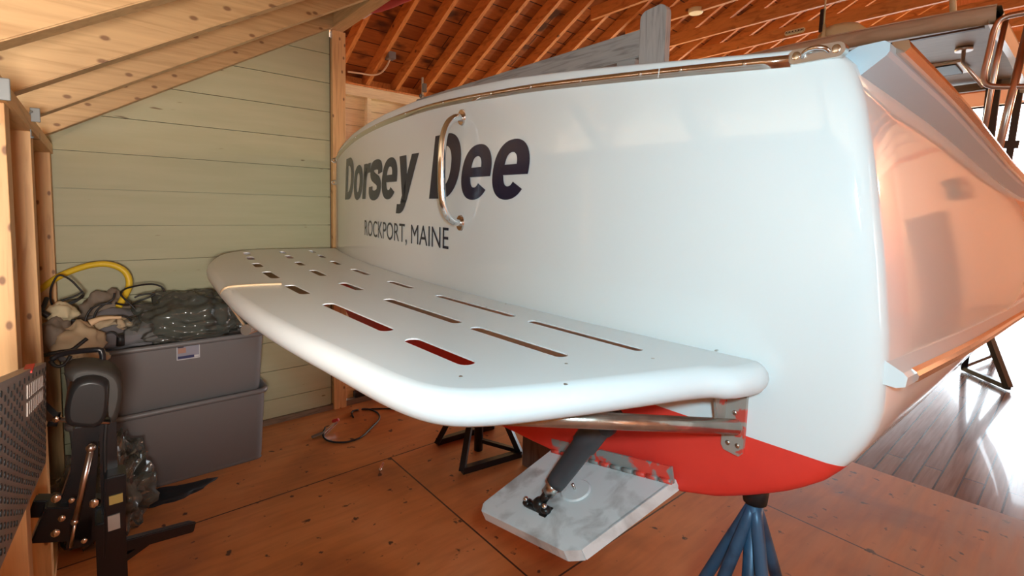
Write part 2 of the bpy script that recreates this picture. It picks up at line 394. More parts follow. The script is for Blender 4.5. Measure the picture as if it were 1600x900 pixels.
# far end wall with the big doorway, and the peach room wall mirrored in the hull
DX0, DX1, DZ = -4.9, -.32, 3.3
mb = MB().box((-6, 11.5, 0), (DX0, 11.56, 3.2)).box((-6, 11.5, DZ), (6, 11.56, RZ+.1)).box((DX0, 11.5, DZ), (DX1, 11.56, 3.5)).box((DX1, 11.5, 0), (6, 11.56, DZ))
struct('wall_far', mb, M['far_wall'])
mb = MB()
for i in range(3): mb.box((-5.9, 11.44-.02*i, 3.32+.26*i), (5.9, 11.5, 3.55+.26*i))
struct('trim_header_boards', mb, M['peach'])
struct('wall_far_panel', MB().box((.45, 11.40, 0), (2.9, 11.49, 3.2)), M['peach'])
t = thing('inner_door', 'brown door in the peach far wall', 'door', (1.9, 11.36, 0))
MB().box((1.55, 11.34, 0), (2.35, 11.39, 2.05), .01).build('door_leaf', M['brown_door'], t)
MB().ball((1.63, 11.31, 1.0), .03).build('knob', M['steel'], t)
t = thing('wall_cabinet', 'grey box mounted on the peach far wall', 'cabinet', (1.2, 11.3, 2.3))
MB().box((1.0, 11.28, 2.2), (1.35, 11.40, 2.6), .01).build('body', M['tote'], t)

# ================================================================== BOAT
BX, BY = -1.69, .935; PHI = math.radians(4.6); HW = 1.43; SAG = .13
cp, sp_ = math.cos(PHI), math.sin(PHI)
def B(xb, yb, z): return V((BX+xb*cp+yb*sp_, BY-xb*sp_+yb*cp, z))
def arc(xb): return SAG*(xb/HW)**2
boat = thing('motor_boat', 'white motor boat with red bottom and a slotted swim platform, propped on stands', 'boat', (BX, BY, 0))
side = [(1.412, 1.655), (1.43, 1.60), (1.45, 1.49), (1.472, 1.34), (1.487, 1.2), (1.487, 1.07), (1.475, 1.03), (1.455, .99), (1.42, .94), (1.372, .90), (1.313, .865), (1.245, .83), (1.164, .805), (1.07, .783), (.97, .768), (.822, .757), (.64, .75), (.4, .738), (.2, .725)]
topc = [(-1.500, 1.70), (-1.455, 1.735), (-1.25, 1.758), (-.88, 1.785), (-.6, 1.797), (-.3, 1.803), (0, 1.805), (.3, 1.795), (.6, 1.776), (.85, 1.75), (1.03, 1.729), (1.18, 1.711), (1.29, 1.698), (1.38, 1.69)]
def shiftz(p):     # the port quarter sits a touch higher at the sheer
    x, z = p
    if x > 1.0: x += .105*min(1, ((x-1.0)/.45))**2
    return (-x, z+.035*max(0, (z-1.07)/.6)+.0)
outline = [p for p in side] + [(0, .71)] + [shiftz(p) for p in reversed(side)] + topc
def resample(pts, n):
    pts = [V((p[0], p[1], 0)) for p in pts]; pts.append(pts[0]); L = [0]
    for a, b in zip(pts, pts[1:]): L.append(L[-1]+(b-a).length)
    out = []; j = 0
    for i in range(n):
        s = L[-1]*i/n
        while L[j+1] < s: j += 1
        out.append(pts[j].lerp(pts[j+1], (s-L[j])/(L[j+1]-L[j])))
    return [(p.x, p.y) for p in out]
OUT = resample(outline, 220)
# half-breadth scale, sheer drop and keel at stations forward of the transom
def interp(tb, v):
    for (a, b), (c, d) in zip(tb, tb[1:]):
        if v <= c: return b+(d-b)*max(0, (v-a))/(c-a)
    return tb[-1][1]
def smooth_interp(tb, v):
    n = len(tb)
    for i in range(n-1):
        if v <= tb[i+1][0]:
            x0, y0 = tb[i]; x1, y1 = tb[i+1]
            m0 = (y1-tb[i-1][1])/(x1-tb[i-1][0]) if i > 0 else (y1-y0)/(x1-x0)
            m1 = (tb[i+2][1]-y0)/(tb[i+2][0]-x0) if i < n-2 else (y1-y0)/(x1-x0)
            t = max(0, (v-x0)/(x1-x0)); h = x1-x0
            return (2*t**3-3*t*t+1)*y0+(t**3-2*t*t+t)*h*m0+(-2*t**3+3*t*t)*y1+(t**3-t*t)*h*m1
    return tb[-1][1]
BR = [(0, 1.0), (.5, .985), (1, .965), (1.5, .943), (2, .922), (2.6, .895), (3.3, .855), (4.2, .77), (5.2, .63), (6.2, .42), (7.2, .17), (7.7, .02)]
SH = [(0, 0), (.5, -.02), (1, -.045), (1.5, -.075), (2, -.10), (2.6, -.12), (3.3, -.12), (4.2, -.08), (5.2, -.0), (6.2, .1), (7.7, .3)]
def sec(p, yb):
    x, z = p; s = smooth_interp(BR, yb); d = smooth_interp(SH, yb)
    k = max(0, min(1, (z-1.0)/.66))
    if z > 1.72 and yb > 0: z = 1.72+(z-1.72)*max(.15, 1-yb*2)
    return (x*s, z+d*k)
mb = MB(); rows = []
CZ = 1.25
for s_ in (.02, .1, .2, .3, .4, .5, .6, .7, .8, .87, .93, .965, .985):
    rows.append([B(x*s_, arc(x*s_), CZ+(z-CZ)*s_) for x, z in OUT])
for s_, dy in ((.991, .0015), (.9955, .007), (.999, .016), (1.0, .028)):
    rows.append([B(x*s_, arc(x)+dy, CZ+(z-CZ)*s_) for x, z in OUT])
for yb in (.15, .3, .5, .75, 1, 1.3, 1.6, 2, 2.4, 2.8, 3.3, 3.8, 4.3, 4.8, 5.3, 5.8, 6.3, 6.8, 7.3, 7.7):
    r = []
    for p in OUT:
        x, z = sec(p, yb); r.append(B(x, yb+arc(p[0])*max(0, 1-yb/2.0)+.028*max(0, 1-yb), z))
    rows.append(r)
vs = mb.grid(rows, close=True)
mb.bm.faces.new(vs[0]); mb.bm.faces.new(vs[-1])
hull = mb.build('hull', M['gel'], boat)

# lettering
def letters(text, u0, u1, zb, zcap, shear, offset, name, space=1.0, spread=None):
    def mk(body):
        c = bpy.data.curves.new('t', 'FONT'); c.body = body; c.offset = offset; c.space_character = space; c.shear = 0; c.resolution_u = 6
        o = bpy.data.objects.new('t', c); COL.objects.link(o); bpy.context.view_layer.update()
        me = bpy.data.meshes.new_from_object(o.evaluated_get(bpy.context.evaluated_depsgraph_get()))
        bpy.data.objects.remove(o); return me
    ref = mk('D'); capz = [v.co.y for v in ref.vertices]; c0, c1 = min(capz), max(capz)
    me = mk(text); bm = bmesh.new(); bm.from_mesh(me)
    k = (zcap-zb)/(c1-c0)
    for v in bm.verts:
        zz = (v.co.y-c0)*k; v.co = V((v.co.x*k+zz*shear, zz, 0))
    xs = [v.co.x for v in bm.verts]; a, b = min(xs), max(xs); sx = (u1-u0)/(b-a)
    for v in bm.verts: v.co.x = u0+(v.co.x-a)*sx
    x = u0+.03
    while x < u1:
        bmesh.ops.bisect_plane(bm, geom=bm.verts[:]+bm.edges[:]+bm.faces[:], plane_co=(x, 0, 0), plane_no=(1, 0, 0)); x += .03
    for v in bm.verts: v.co = B(v.co.x, arc(v.co.x)-.0016, zb+v.co.y)
    me2 = bpy.data.meshes.new(name); bm.to_mesh(me2); bm.free(); me2.materials.append(M['ink'])
    o = bpy.data.objects.new(name, me2); COL.objects.link(o); par(o, boat); return o
def ell(cx, cy, rx, ry, a0, a1, n=24, p=2.25):
    out = []
    for k in range(n+1):
        a = math.radians(a0+(a1-a0)*k/n); c, d = math.cos(a), math.sin(a)
        out.append((cx+rx*math.copysign(abs(c)**(2/p), c), cy+ry*math.copysign(abs(d)**(2/p), d)))
    return out
def stroke(c, w):
    P_ = [V((*q, 0)) for q in c]
    for _ in range(3):
        q = [P_[0]]
        for a, b in zip(P_, P_[1:]): q += [a*.75+b*.25, a*.25+b*.75]
        P_ = q+[P_[-1]]
    l, r = [], []
    for k, p in enumerate(P_):
        t = (P_[min(k+1, len(P_)-1)]-P_[max(k-1, 0)]).normalized(); n_ = V((-t.y, t.x, 0))
        l.append(((p+n_*w/2).x, (p+n_*w/2).y)); r.append(((p-n_*w/2).x, (p-n_*w/2).y))
    return l+r[::-1]
GL = {  # advance width, list of (outline, holes); cap height 1
    'D': (.80, [([(0, 0), (0, 1), (.34, 1)]+ell(.34, .5, .40, .5, 90, -90, 24)[1:-1]+[(.34, 0)], [[(.225, .185), (.225, .815), (.31, .815)]+ell(.31, .5, .20, .315, 90, -90, 20)[1:-1]+[(.31, .185)]])]),
    'o': (.66, [(ell(.31, .37, .315, .39, 0, 360, 40)[:-1], [ell(.31, .37, .105, .215, 0, 360, 32)[:-1]])]),
    'r': (.42, [([(0, 0), (0, .745), (.205, .745), (.205, 0)], []), (stroke([(.11, .42), (.15, .58), (.25, .645), (.40, .645)], .20), [])]),
    's': (.60, [(stroke([(.49, .50), (.46, .66), (.28, .69), (.08, .66), (.08, .48), (.26, .405), (.46, .34), (.48, .14), (.34, .065), (.16, .065), (.06, .12), (.055, .25)], .20), [])]),
    'e': (.655, [(ell(.305, .37, .31, .39, -8, 322, 44)+ell(.305, .37, .105, .215, 316, 200, 20)+[(.195, .305)], [[(.20, .44)]+ell(.305, .44, .10, .155, 180, 0, 16)[1:]])]),
    'y': (.62, [([(-.02, .745), (.215, .745), (.345, .22), (.33, -.04), (.21, -.02)], []), ([(.39, .745), (.605, .745), (.355, -.08), (.15, -.08)], []), (stroke([(.28, .02), (.25, -.12), (.18, -.195), (.03, -.19)], .17), [])]),
}
def word(text, u0, u1, zb, zcap, shear):
    from mathutils.geometry import tessellate_polygon
    bm = bmesh.new(); x0 = 0
    for c in text:
        adv, shapes = GL[c]
        for outer, holes in shapes:
            loops = [[V((x0+x, y, 0)) for x, y in l] for l in [outer]+holes]
            flat = [p for l in loops for p in l]; vs_ = [bm.verts.new(p) for p in flat]
            for t_ in tessellate_polygon(loops):
                try: bm.faces.new([vs_[k] for k in t_])
                except ValueError: pass
        x0 += adv
    k = zcap-zb
    for v in bm.verts: v.co = V((v.co.x*k+v.co.y*k*shear, v.co.y*k, 0))
    xs = [v.co.x for v in bm.verts]; a, b = min(xs), max(xs)
    for v in bm.verts: v.co.x = u0+(v.co.x-a)*(u1-u0)/(b-a)
    x = u0+.02
    while x < u1:
        bmesh.ops.bisect_plane(bm, geom=bm.verts[:]+bm.edges[:]+bm.faces[:], plane_co=(x, 0, 0), plane_no=(1, 0, 0)); x += .02
    for v in bm.verts: v.co = B(v.co.x, arc(v.co.x)-.0016, zb+v.co.y)
    me2 = bpy.data.meshes.new('name_lettering'); bm.to_mesh(me2); bm.free(); me2.materials.append(M['ink'])
    o = bpy.data.objects.new('name_lettering', me2); COL.objects.link(o); par(o, boat); return o
tag(word('Dorsey', -1.085, .055, 1.437, 1.662, .17), 'navy lettering reading Dorsey')
tag(word('Dee', .140, .692, 1.433, 1.652, .17), 'navy lettering reading Dee')
tag(letters('ROCKPORT, MAINE', -.608, .284, 1.261, 1.334, 0, .0, 'port_lettering'), 'thin navy lettering reading ROCKPORT, MAINE')

# polished rub strip along the transom top
strip = [(-1.50, 1.698), (-1.25, 1.724), (-.852, 1.753), (-.6, 1.764), (-.308, 1.770), (0, 1.770), (.162, 1.768), (.4, 1.757), (.517, 1.749), (.694, 1.738), (.87, 1.723), (1.082, 1.704), (1.2, 1.693), (1.328, 1.681)]
rows = []
for i in range(60):
    u = -1.50+(1.328+1.50)*i/59; zt = smooth_interp(strip, u)
    rows.append([B(u, arc(u)+dy, zt+dz) for dy, dz in ((.002, .002), (-.006, .000), (-.0105, -.004), (-.010, -.0135), (-.004, -.0155), (-.003, -.020), (.002, -.021))])
mb = MB(); v_ = mb.grid(rows, close=True); mb.bm.faces.new(v_[0]); mb.bm.faces.new(v_[-1])
rs = tag(mb.build('rub_strip', M['copper'], boat), 'polished metal rub strip along the transom top')
for u in (-1.1, -.75, -.4, -.05, .25, .523, .699, .872, 1.037, 1.130, 1.255):
    p = B(u, arc(u)-.0105, smooth_interp(strip, u)-.0085)
    MB().ball(p, .0048, (1, .45, 1), 10).build('screw', M['steel'], rs)
MB().bar(B(1.083, arc(1.083)-.0108, 1.7035), B(1.081, arc(1.081)-.0108, 1.684), .0015, .0008).build('joint_line', M['white'], rs)

# gunwale mouldings, starboard and port
def rail(name, sgn, prof, y0, y1, zf, material, n=40, base=1.412, zbase=1.655, lab=None, xf=None):
    rows = []
    for i in range(n):
        yb = y0+(y1-y0)*i/(n-1); x, z = sec((base, zbase), yb)
        if xf: x = xf(yb)
        if zf: z = zf(yb)
        s_ = 1 if yb < 6 else .6
        yy = yb+arc(base)*max(0, 1-yb/2.0)+.028*max(0, 1-yb)
        rows.append([B(sgn*(x+a*s_)-(.09*(1-min(1, yb/7)) if sgn < 0 else 0), yy, z+b+(.035 if sgn < 0 and zf is None else 0)) for a, b in prof])
    m = MB(); v_ = m.grid(rows, close=True, smooth=False); m.bm.faces.new(v_[0]); m.bm.faces.new(v_[-1])
    o = m.build(name, material, boat)
    if lab: o['label'] = lab
    return o
mp = [(-.02, -.028), (.004, -.030), (.040, -.004), (.044, .002), (.044, .014), (.036, .020), (.0, .020), (-.02, .012)]
def sheer(yb): return sec((1.412, 1.655), yb)[1]
g1 = rail('gunwale_moulding', 1, mp, .01, 7.0, lambda yb: sheer(yb)+.012-.012*min(1, yb), M['moulding'], lab='pale grey gunwale moulding')
g2 = rail('gunwale_moulding', -1, mp, .01, 7.0, None, M['moulding'])
s1 = rail('gunwale_strip', 1, [(.038, .006), (.056, .005), (.064, .012), (.060, .024), (.038, .026)], .045, 7.0, lambda yb: sheer(yb)+.012-.012*min(1, yb), M['copper'], lab='polished metal strip on the gunwale')
# lower ledge
def ledz(yb): return 1.158-.055*yb
def ledx(yb): return sec((1.478, 1.13), yb)[0]
lp = [(-.02, 0), (.018, -.004), (.024, -.008), (.026, -.018), (.022, -.024), (-.02, -.030)]
lg = rail('spray_rail', 1, [(-.03, .026), (.002, .014), (.032, -.002), (.038, -.008), (.036, -.024), (.024, -.029), (-.03, -.026)], .0, 6.5, ledz, M['white'], xf=ledx, lab='white ledge low on the hull side')
rail('spray_rail_strip', 1, [(.032, .000), (.039, -.004), (.043, -.010), (.042, -.020), (.034, -.024)], .05, 6.5, ledz, M['steel'], xf=ledx, lab='bright metal strip on the hull ledge')

# corner chock on the transom
u0 = 1.366; zc = 1.676
def cap_pl(u, z, off): return B(u, arc(u)-.004-off, z)
ch = None
poly = []
for k in range(24):
    a = 2*math.pi*k/24; cx_ = .030 if math.cos(a) > 0 else -.030
    poly.append((u0+cx_+.0125*math.cos(a), zc+.0125*math.sin(a)))
# raised white pad under the chock
MB().prism([(u0+(x-u0)*1.0, z) for x, z in poly], lambda a, b: cap_pl(a, b, -.012), lambda a, b: cap_pl(a, b, .002)).build('x', M['steel_dull'], boat).name = 'corner_chock'
ch = bpy.data.objects['corner_chock']; ch['label'] = 'stainless chock plate at the transom corner'
for du in (-.029, .029):
    MB().ball(cap_pl(u0+du, zc+.001, .002), .0075, (1, .12, 1), 14).build('screw', M['steel'], ch)
MB().tube([cap_pl(u0-.019, zc-.003, .001), cap_pl(u0-.015, zc+.003, .008), cap_pl(u0, zc+.007, .012), cap_pl(u0+.015, zc+.005, .008), cap_pl(u0+.019, zc-.001, .001)], [.004, .004, .0042, .004, .004], smooth=2).build('horn', M['steel'], ch)

# grab handle
h = thing('x', None, None); bpy.data.objects.remove(h)
hu = .356; hb = bpy.data
pts = [(0, 1.692, 0), (.0, 1.692, .022), (0, 1.672, .050), (0, 1.630, .066), (0, 1.58, .071), (0, 1.52, .072), (0, 1.465, .071), (0, 1.415, .066), (0, 1.374, .050), (0, 1.355, .022), (0, 1.355, 0)]
gh = MB().tube([B(hu+a*.35, arc(hu)-c, z) for a, z, c in pts], .0125, 18, smooth=2).build('grab_handle', M['steel'], boat)
gh['label'] = 'polished stainless grab handle'
for zz in (1.694, 1.353):
    m = MB(); poly = [(.021*math.cos(2*math.pi*k/28), .027*math.sin(2*math.pi*k/28)) for k in range(28)]
    m.prism(poly, lambda a, b: B(hu+a, arc(hu+a)+.001, zz+b), lambda a, b: B(hu+a*.9, arc(hu+a)-.005, zz+b*.9))
    f = m.build('flange', M['copper'], gh)
    for dz in (-.019, .019): MB().ball(B(hu, arc(hu)-.006, zz+dz), .003, n=8).build('x', M['steel'], None).name = 'tmp'
for o in [o for o in bpy.data.objects if o.name.startswith('tmp')]: bpy.data.objects.remove(o)
# small eye fittings at the port corner
for z in (1.69, 1.55):
    p = B(-1.49, arc(1.49)-.004, z)
    e = MB().tube([p+V((-.0, -.0, -.014)), p+V((-.005, -.022, -.008)), p+V((-.005, -.022, .008)), p+V((0, 0, .014))], .004, 8, smooth=2).ball(p, .014, (1, .3, 1), 12).build('eye_fitting', M['steel'], boat)

# ---- swim platform
ZT, ZB = 1.135, 1.078
PLpx = [(1120, 612, 1.096), (1000, 632, 1.094), (880, 650, 1.093), (800, 661, 1.092), (740, 667, 1.092), (700, 667, 1.092), (660, 659, 1.092), (630, 649, 1.092), (600, 635, 1.092), (577, 623, 1.092), (548, 605, 1.093), (513, 582, 1.093), (470, 560, 1.094), (430, 538, 1.094), (385, 508, 1.095), (350, 478, 1.097), (330, 450, 1.10), (320, 425, 1.105)]
PL = [tuple(atz(*p).xy) for p in PLpx]
for _ in range(2):
    PL = [PL[0]]+[((a[0]+2*b[0]+c[0])/4, (a[1]+2*b[1]+c[1])/4) for a, b, c in zip(PL, PL[1:], PL[2:])]+[PL[-1]]
PL = [(-.372, .938), (-.352, .92), (-.345, .895), (-.352, .86), (-.368, .81)]+PL+[(-2.72, .42), (-2.95, .49), (-3.09, .58), (-3.16, .68), (-3.165, .80), (-3.13, .95), (-3.09, 1.11)]
fore = []
for i in range(40):
    u = -1.40+(1.262+1.40)*i/39; p = B(u, arc(u)-.001, 0); fore.append((p.x, p.y))
full = PL+fore
def chaikin(p, n):
    for _ in range(n):
        q = []
        for i in range(len(p)):
            a, b = V((*p[i], 0)), V((*p[(i+1) % len(p)], 0)); q += [tuple(a.lerp(b, .25).xy), tuple(a.lerp(b, .75).xy)]
        p = q
    return p
full = resample(chaikin(full, 2), 300)
def offset(poly, d):
    n = len(poly); out = []
    for i in range(n):
        a, b = V((*poly[i-2], 0)), V((*poly[(i+2) % n], 0)); t = (b-a).normalized(); nn = V((-t.y, t.x, 0))
        out.append((poly[i][0]+nn.x*d, poly[i][1]+nn.y*d))
    return out
area = sum(full[i-1][0]*full[i][1]-full[i][0]*full[i-1][1] for i in range(len(full)))
sg = 1 if area > 0 else -1
mb = MB(); R_ = (ZT-ZB)/2; rings = []
for k in range(9):
    a = math.pi/2-math.pi*k/8
    q = offset(full, sg*R_*(1-math.cos(a)))
    rings.append([V((x, y, (ZT+ZB)/2+R_*math.sin(a))) for x, y in q])
v_ = mb.grid(rings, close=True); mb.bm.faces.new(v_[0]); mb.bm.faces.new(v_[-1])
plat = mb.build('swim_platform', M['platform'], boat); plat['label'] = 'white slotted swim platform'
slots = {'A': [(380, 389, 392, 389), (380, 397, 395, 397), (390, 411, 407, 411), (407, 426, 434, 431), (443, 449, 482, 455), (503, 476, 616, 515), (626, 528, 746, 565)],
         'B': [(438, 393, 455, 400), (457, 408, 474, 412), (481, 423, 512, 429), (530, 444, 567, 451), (601, 468, 718, 503), (735, 513, 887, 554)],
         'C': [(490, 394, 507, 400), (516, 408, 534, 412), (549, 421, 578, 428), (605, 440, 643, 448), (683, 462, 802, 493), (824, 502, 1005, 545)]}
# slot centres on the deck (x0, x1) and row lines y(x), measured on the platform top
SX = [(-.875, -.665), (-1.325, -.955), (-1.70, -1.50), (-2.09, -1.88), (-2.41, -2.25), (-2.72, -2.57), (-2.98, -2.84)]
SXB = [(-.88, -.60), (-1.30, -.93), (-1.66, -1.48), (-2.05, -1.86), (-2.38, -2.23), (-2.70, -2.55), (-2.97, -2.83)]
SXC = [(-.855, -.54), (-1.27, -.91), (-1.61, -1.43), (-2.0, -1.80), (-2.34, -2.18), (-2.67, -2.51), (-2.95, -2.80)]
rowA = [(-3.2, .66), (-2.87, .61), (-2.42, .545), (-2.0, .50), (-1.6, .478), (-1.1, .473), (-.5, .487)]
rowB = [(-3.2, .84), (-2.8, .778), (-2.4, .716), (-2.0, .667), (-1.57, .640), (-1.1, .636), (-.5, .650)]
rowC = [(-3.2, 1.0), (-2.8, .935), (-2.34, .86), (-1.9, .815), (-1.5, .793), (-1.1, .787), (-.5, .797)]
cut = MB()
for row, xs, wd in ((rowA, SX, .034), (rowB, SXB, .030), (rowC, SXC, .026)):
    for a, b in xs:
        ya, yb_ = smooth_interp(row, a), smooth_interp(row, b); d = V((b-a, yb_-ya, 0)).normalized(); nn = V((-d.y, d.x, 0)); r = wd/2
        P0, P1 = V((a, ya, 0))+d*r, V((b, yb_, 0))-d*r; poly = []
        for k in range(9): t_ = math.pi/2+math.pi*k/8; poly.append(P0+(d*math.cos(t_)+nn*math.sin(t_))*r)
        for k in range(9): t_ = -math.pi/2+math.pi*k/8; poly.append(P1+(d*math.cos(t_)+nn*math.sin(t_))*r)
        cut.prism([(p.x, p.y) for p in poly], lambda x, y: V((x, y, ZB-.02)), lambda x, y: V((x, y, ZT+.02)))
def yfront(x):
    c = [(p, q) for p, q in PL if q < .80]
    best = min(c, key=lambda p: abs(p[0]-x)); lo = [p for p in c if p[0] <= x]; hi = [p for p in c if p[0] >= x]
    if not lo or not hi: return best[1]
    a, b = max(lo), min(hi); return a[1] if b[0] == a[0] else a[1]+(b[1]-a[1])*(x-a[0])/(b[0]-a[0])
def yback(x):
    u = (x-BX)/cp; return B(u, arc(u), 0).y
fr = []; bk = []
for k in range(60):
    x = -3.02+(3.02-.50)*k/59; a, b = yfront(x)+.05, yback(x)-.045
    if b-a > .02: fr.append((x, a)); bk.append((x, b))
rec = MB(); rec.prism(fr+bk[::-1], lambda x, y: V((x, y, ZB-.03)), lambda x, y: V((x, y, ZT-.003))); rec = rec.build('cutter', M['platform'])
md = plat.modifiers.new('r', 'BOOLEAN'); md.object = rec; md.operation = 'DIFFERENCE'; md.solver = 'EXACT'
co = cut.build('cutter', M['platform'])
md = plat.modifiers.new('b', 'BOOLEAN'); md.object = co; md.operation = 'DIFFERENCE'; md.solver = 'EXACT'
bpy.context.view_layer.update()
nm = bpy.data.meshes.new_from_object(plat.evaluated_get(bpy.context.evaluated_depsgraph_get()))
plat.modifiers.clear(); plat.data = nm; bpy.data.objects.remove(co); bpy.data.objects.remove(rec)
for (px, py) in ((1120, 547), (790, 463+12), (760, 480), (720, 588), (1020, 560), (885, 568), (884, 600)):
    p = atz(px, py, ZT); MB().ball((p.x, p.y, ZT), .0035, (1, 1, .3), 8).build('deck_screw', M['steel_dull'], plat)
# support tubes under the platform
def strut(a, b, nm_='support_tube'):
    return MB().tube([a, b], .0145, 14).build(nm_, M['tube'], plat)
a = aty(1150, 667, .908); b = atz(812, 655, 1.058); d = (b-a).normalized()
strut(a, b+d*.03+V((0, 0, .004)))
# port support: tube coming out under the outer edge
q = atz(384, 516, 1.055); q2 = V((q.x-.55, q.y+.42, 1.0))
strut(q, q2)
# transom bracket plate for the strut
m = MB(); m.prism([(1.252, 1.07), (1.292, 1.07), (1.290, .945), (1.282, .936), (1.254, .941), (1.249, .95)], lambda a_, b_: B(a_, arc(a_)-.001, b_), lambda a_, b_: B(a_, arc(a_)-.008, b_))
br = m.build('bracket_plate', M['plate_red'], boat); br['label'] = 'steel bracket plate with flaking red paint'
m = MB(); m.prism([(0, 1.07), (.0, .965), (.03, 1.0), (.045, 1.07)], lambda a_, b_: B(1.250, arc(1.25)-.005-a_, b_), lambda a_, b_: B(1.255, arc(1.25)-.005-a_, b_)); m.build('gusset', M['plate_red'], br)
for zz, uu in ((.957, 1.262), (.957, 1.28), (1.02, 1.272)): MB().ball(B(uu, arc(uu)-.009, zz), .005, (1, .5, 1), 10).build('bolt', M['steel_dull'], br)

# ---- trim tab with its actuator
hR = aty(1056, 752, .925); hL = aty(868, 703, .925); tR = atz(898, 870, .722); tL = atz(748, 797, .668)
up = (tR-hR).cross(hL-hR).normalized();
if up.z < 0: up = -up
th = up*.006
def q4(s, t, o=0):     # s along hinge R->L, t from hinge to trailing edge
    a = hR.lerp(hL, s); b = tR.lerp(tL, s); return a.lerp(b, t)+up*o
m = MB()
poly = [(0, 0), (1, 0), (1, .92), (.94, 1), (.08, 1), (0, .93)]
m.prism(poly, lambda s, t: q4(s, t, 0), lambda s, t: q4(s, t, .006))
# turned-down rim
e = [(0, 0), (0, .93), (.08, 1), (.94, 1), (1, .92), (1, 0)]
for (a, b) in zip(e, e[1:]):
    A0, A1 = q4(*a, .004), q4(*b, .004); m.bar(A0-up*.011, A1-up*.011, .006, .026, up)
tab = m.build('trim_tab', M['alu'], boat); tab['label'] = 'scuffed grey painted trim tab plate'
m = MB()
for k in range(11):
    s0, s1 = k/11, (k+1)/11-.012
    A0, A1 = hR.lerp(hL, s0), hR.lerp(hL, s1); m.tube([A0+V((0, -.017, .004)), A1+V((0, -.017, .004))], .0055, 8)
m.bar(hR+V((0, -.012, .018)), hL+V((0, -.012, .018)), .005, .034)
hg = m.build('hinge', M['hinge'], tab); hg['label'] = 'hinge strip with flaking red paint'
cpt = q4(.47, .43, .006)
m = MB(); poly = [(.040*math.cos(2*math.pi*k/28), .034*math.sin(2*math.pi*k/28)) for k in range(28)]
ax1 = (hL-hR).normalized(); ax2 = up.cross(ax1)
m.prism(poly, lambda a_, b_: cpt+ax1*a_+ax2*b_, lambda a_, b_: cpt+ax1*a_*.9+ax2*b_*.9+up*.003); m.build('zinc_disc', M['alu'], tab)
MB().tube([cpt-up*.004, cpt+up*.018], .0028, 8).build('stud_bolt', M['steel_dull'], tab)
foot = q4(.57, .745, .006); topm = aty(956, 636, .85)
dd = (topm-foot); L_ = dd.length; dn = dd.normalized()
act = MB().tube([foot+dn*.072, foot+dn*.085, foot+dn*(L_*.62), foot+dn*(L_*.62)+dn*.004, foot+dn*L_], [.021, .0225, .0255, .029, .031], 20).build('actuator', M['charcoal'], boat)
act['label'] = 'charcoal trim tab cylinder'
MB().tube([foot+dn*.045, foot+dn*.075], .0145, 16).build('rod_collar', M['steel_dull'], act)
MB().tube([foot+dn*.012, foot+dn*.05], .010, 12).build('rod', M['greasy'], act)
MB().ball(topm-dn*.03, .036, (1, 1, 1.2), 14).build('top_boot', M['rubber'], act)
m = MB(); a1 = ax1
m.tube([foot+a1*.028, foot-a1*.028], .011, 12); m.ball(foot+a1*.030+up*.004, .013, (1, 1, .7), 10).ball(foot-a1*.030+up*.004, .013, (1, 1, .7), 10).ball(foot+dn*.010, .017, (1, 1, 1), 12)
m.bar(foot+a1*.038-up*.004, foot-a1*.038-up*.004, .030, .006, up); m.build('clevis', M['greasy'], act)
for s_ in (-1, 1): MB().ball(foot+a1*.031*s_+up*.014, .0065, n=8).build('nut', M['steel'], act)

# ---- hardtop over the cabin
ht = boat
HY = 4.0
hc = aty(1558, 9, HY)        # aft starboard corner
def camber(x): return -.035*((x+1.55)/1.15)**2
xs_ = [-2.72+(hc.x+2.72)*i/24 for i in range(25)]
zc0 = hc.z-camber(hc.x)
m = MB()
prof_t = lambda x: zc0+camber(x)
rows = [[V((x, HY, prof_t(x))) for x in xs_], [V((x, HY-.012, prof_t(x)-.018)) for x in xs_], [V((x, HY-.004, prof_t(x)-.055)) for x in xs_], [V((x, HY+.03, prof_t(x)-.085)) for x in xs_]]
m.grid(rows)
fas = m.build('hardtop_edge', wood('beige hardtop fascia', (.50, .42, .29), (.43, .35, .23), (.7, 4, 4), .45, knots=False), boat); fas['label'] = 'beige aft edge of the hardtop'
sd = fas.modifiers.new('s', 'SOLIDIFY'); sd.thickness = .012
m = MB(); rows = []
for j, (y, dz) in enumerate([(HY+.03, -.080), (HY+.06, -.072), (5.0, .0), (6.0, .055), (6.9, .08)]):
    rows.append([V((x+.10*(y-HY)*0, y, prof_t(x)+dz+.0)) for x in xs_])
top = [[p+V((0, 0, .06)) for p in r] for r in rows]
m.grid(rows); m.grid(top[::-1])
roof_ = m.build('hardtop', M['beige'], boat); roof_['label'] = 'beige lined hardtop over the cabin'
MB().bar((-2.6, HY+.045, prof_t(-1.55)-.092), (hc.x-.05, HY+.045, prof_t(hc.x)-.095), .03, .012).build('trim_batten', M['dark_trim'], roof_)
MB().tube([(x, HY-.008, prof_t(x)+.004) for x in xs_], .006, 8).build('top_bead', M['beige_trim'], fas)
# starboard side edge
sidep = [(HY-.01, 0), (4.3, .0), (5.0, .03), (6.0, .03), (6.9, .04)]
m = MB(); rr = []
for y, dz in sidep:
    xx = hc.x+.02-(.06 if y > 6 else 0); zz = prof_t(hc.x)+dz; rr.append([V((xx-.05, y, zz+.005)), V((xx, y, zz-.005)), V((xx+.012, y, zz-.05)), V((xx-.01, y, zz-.11)), V((xx-.05, y, zz-.10))])
m.grid(rr, close=True, smooth=False); m.build('hardtop_side', M['beige_trim'], boat)
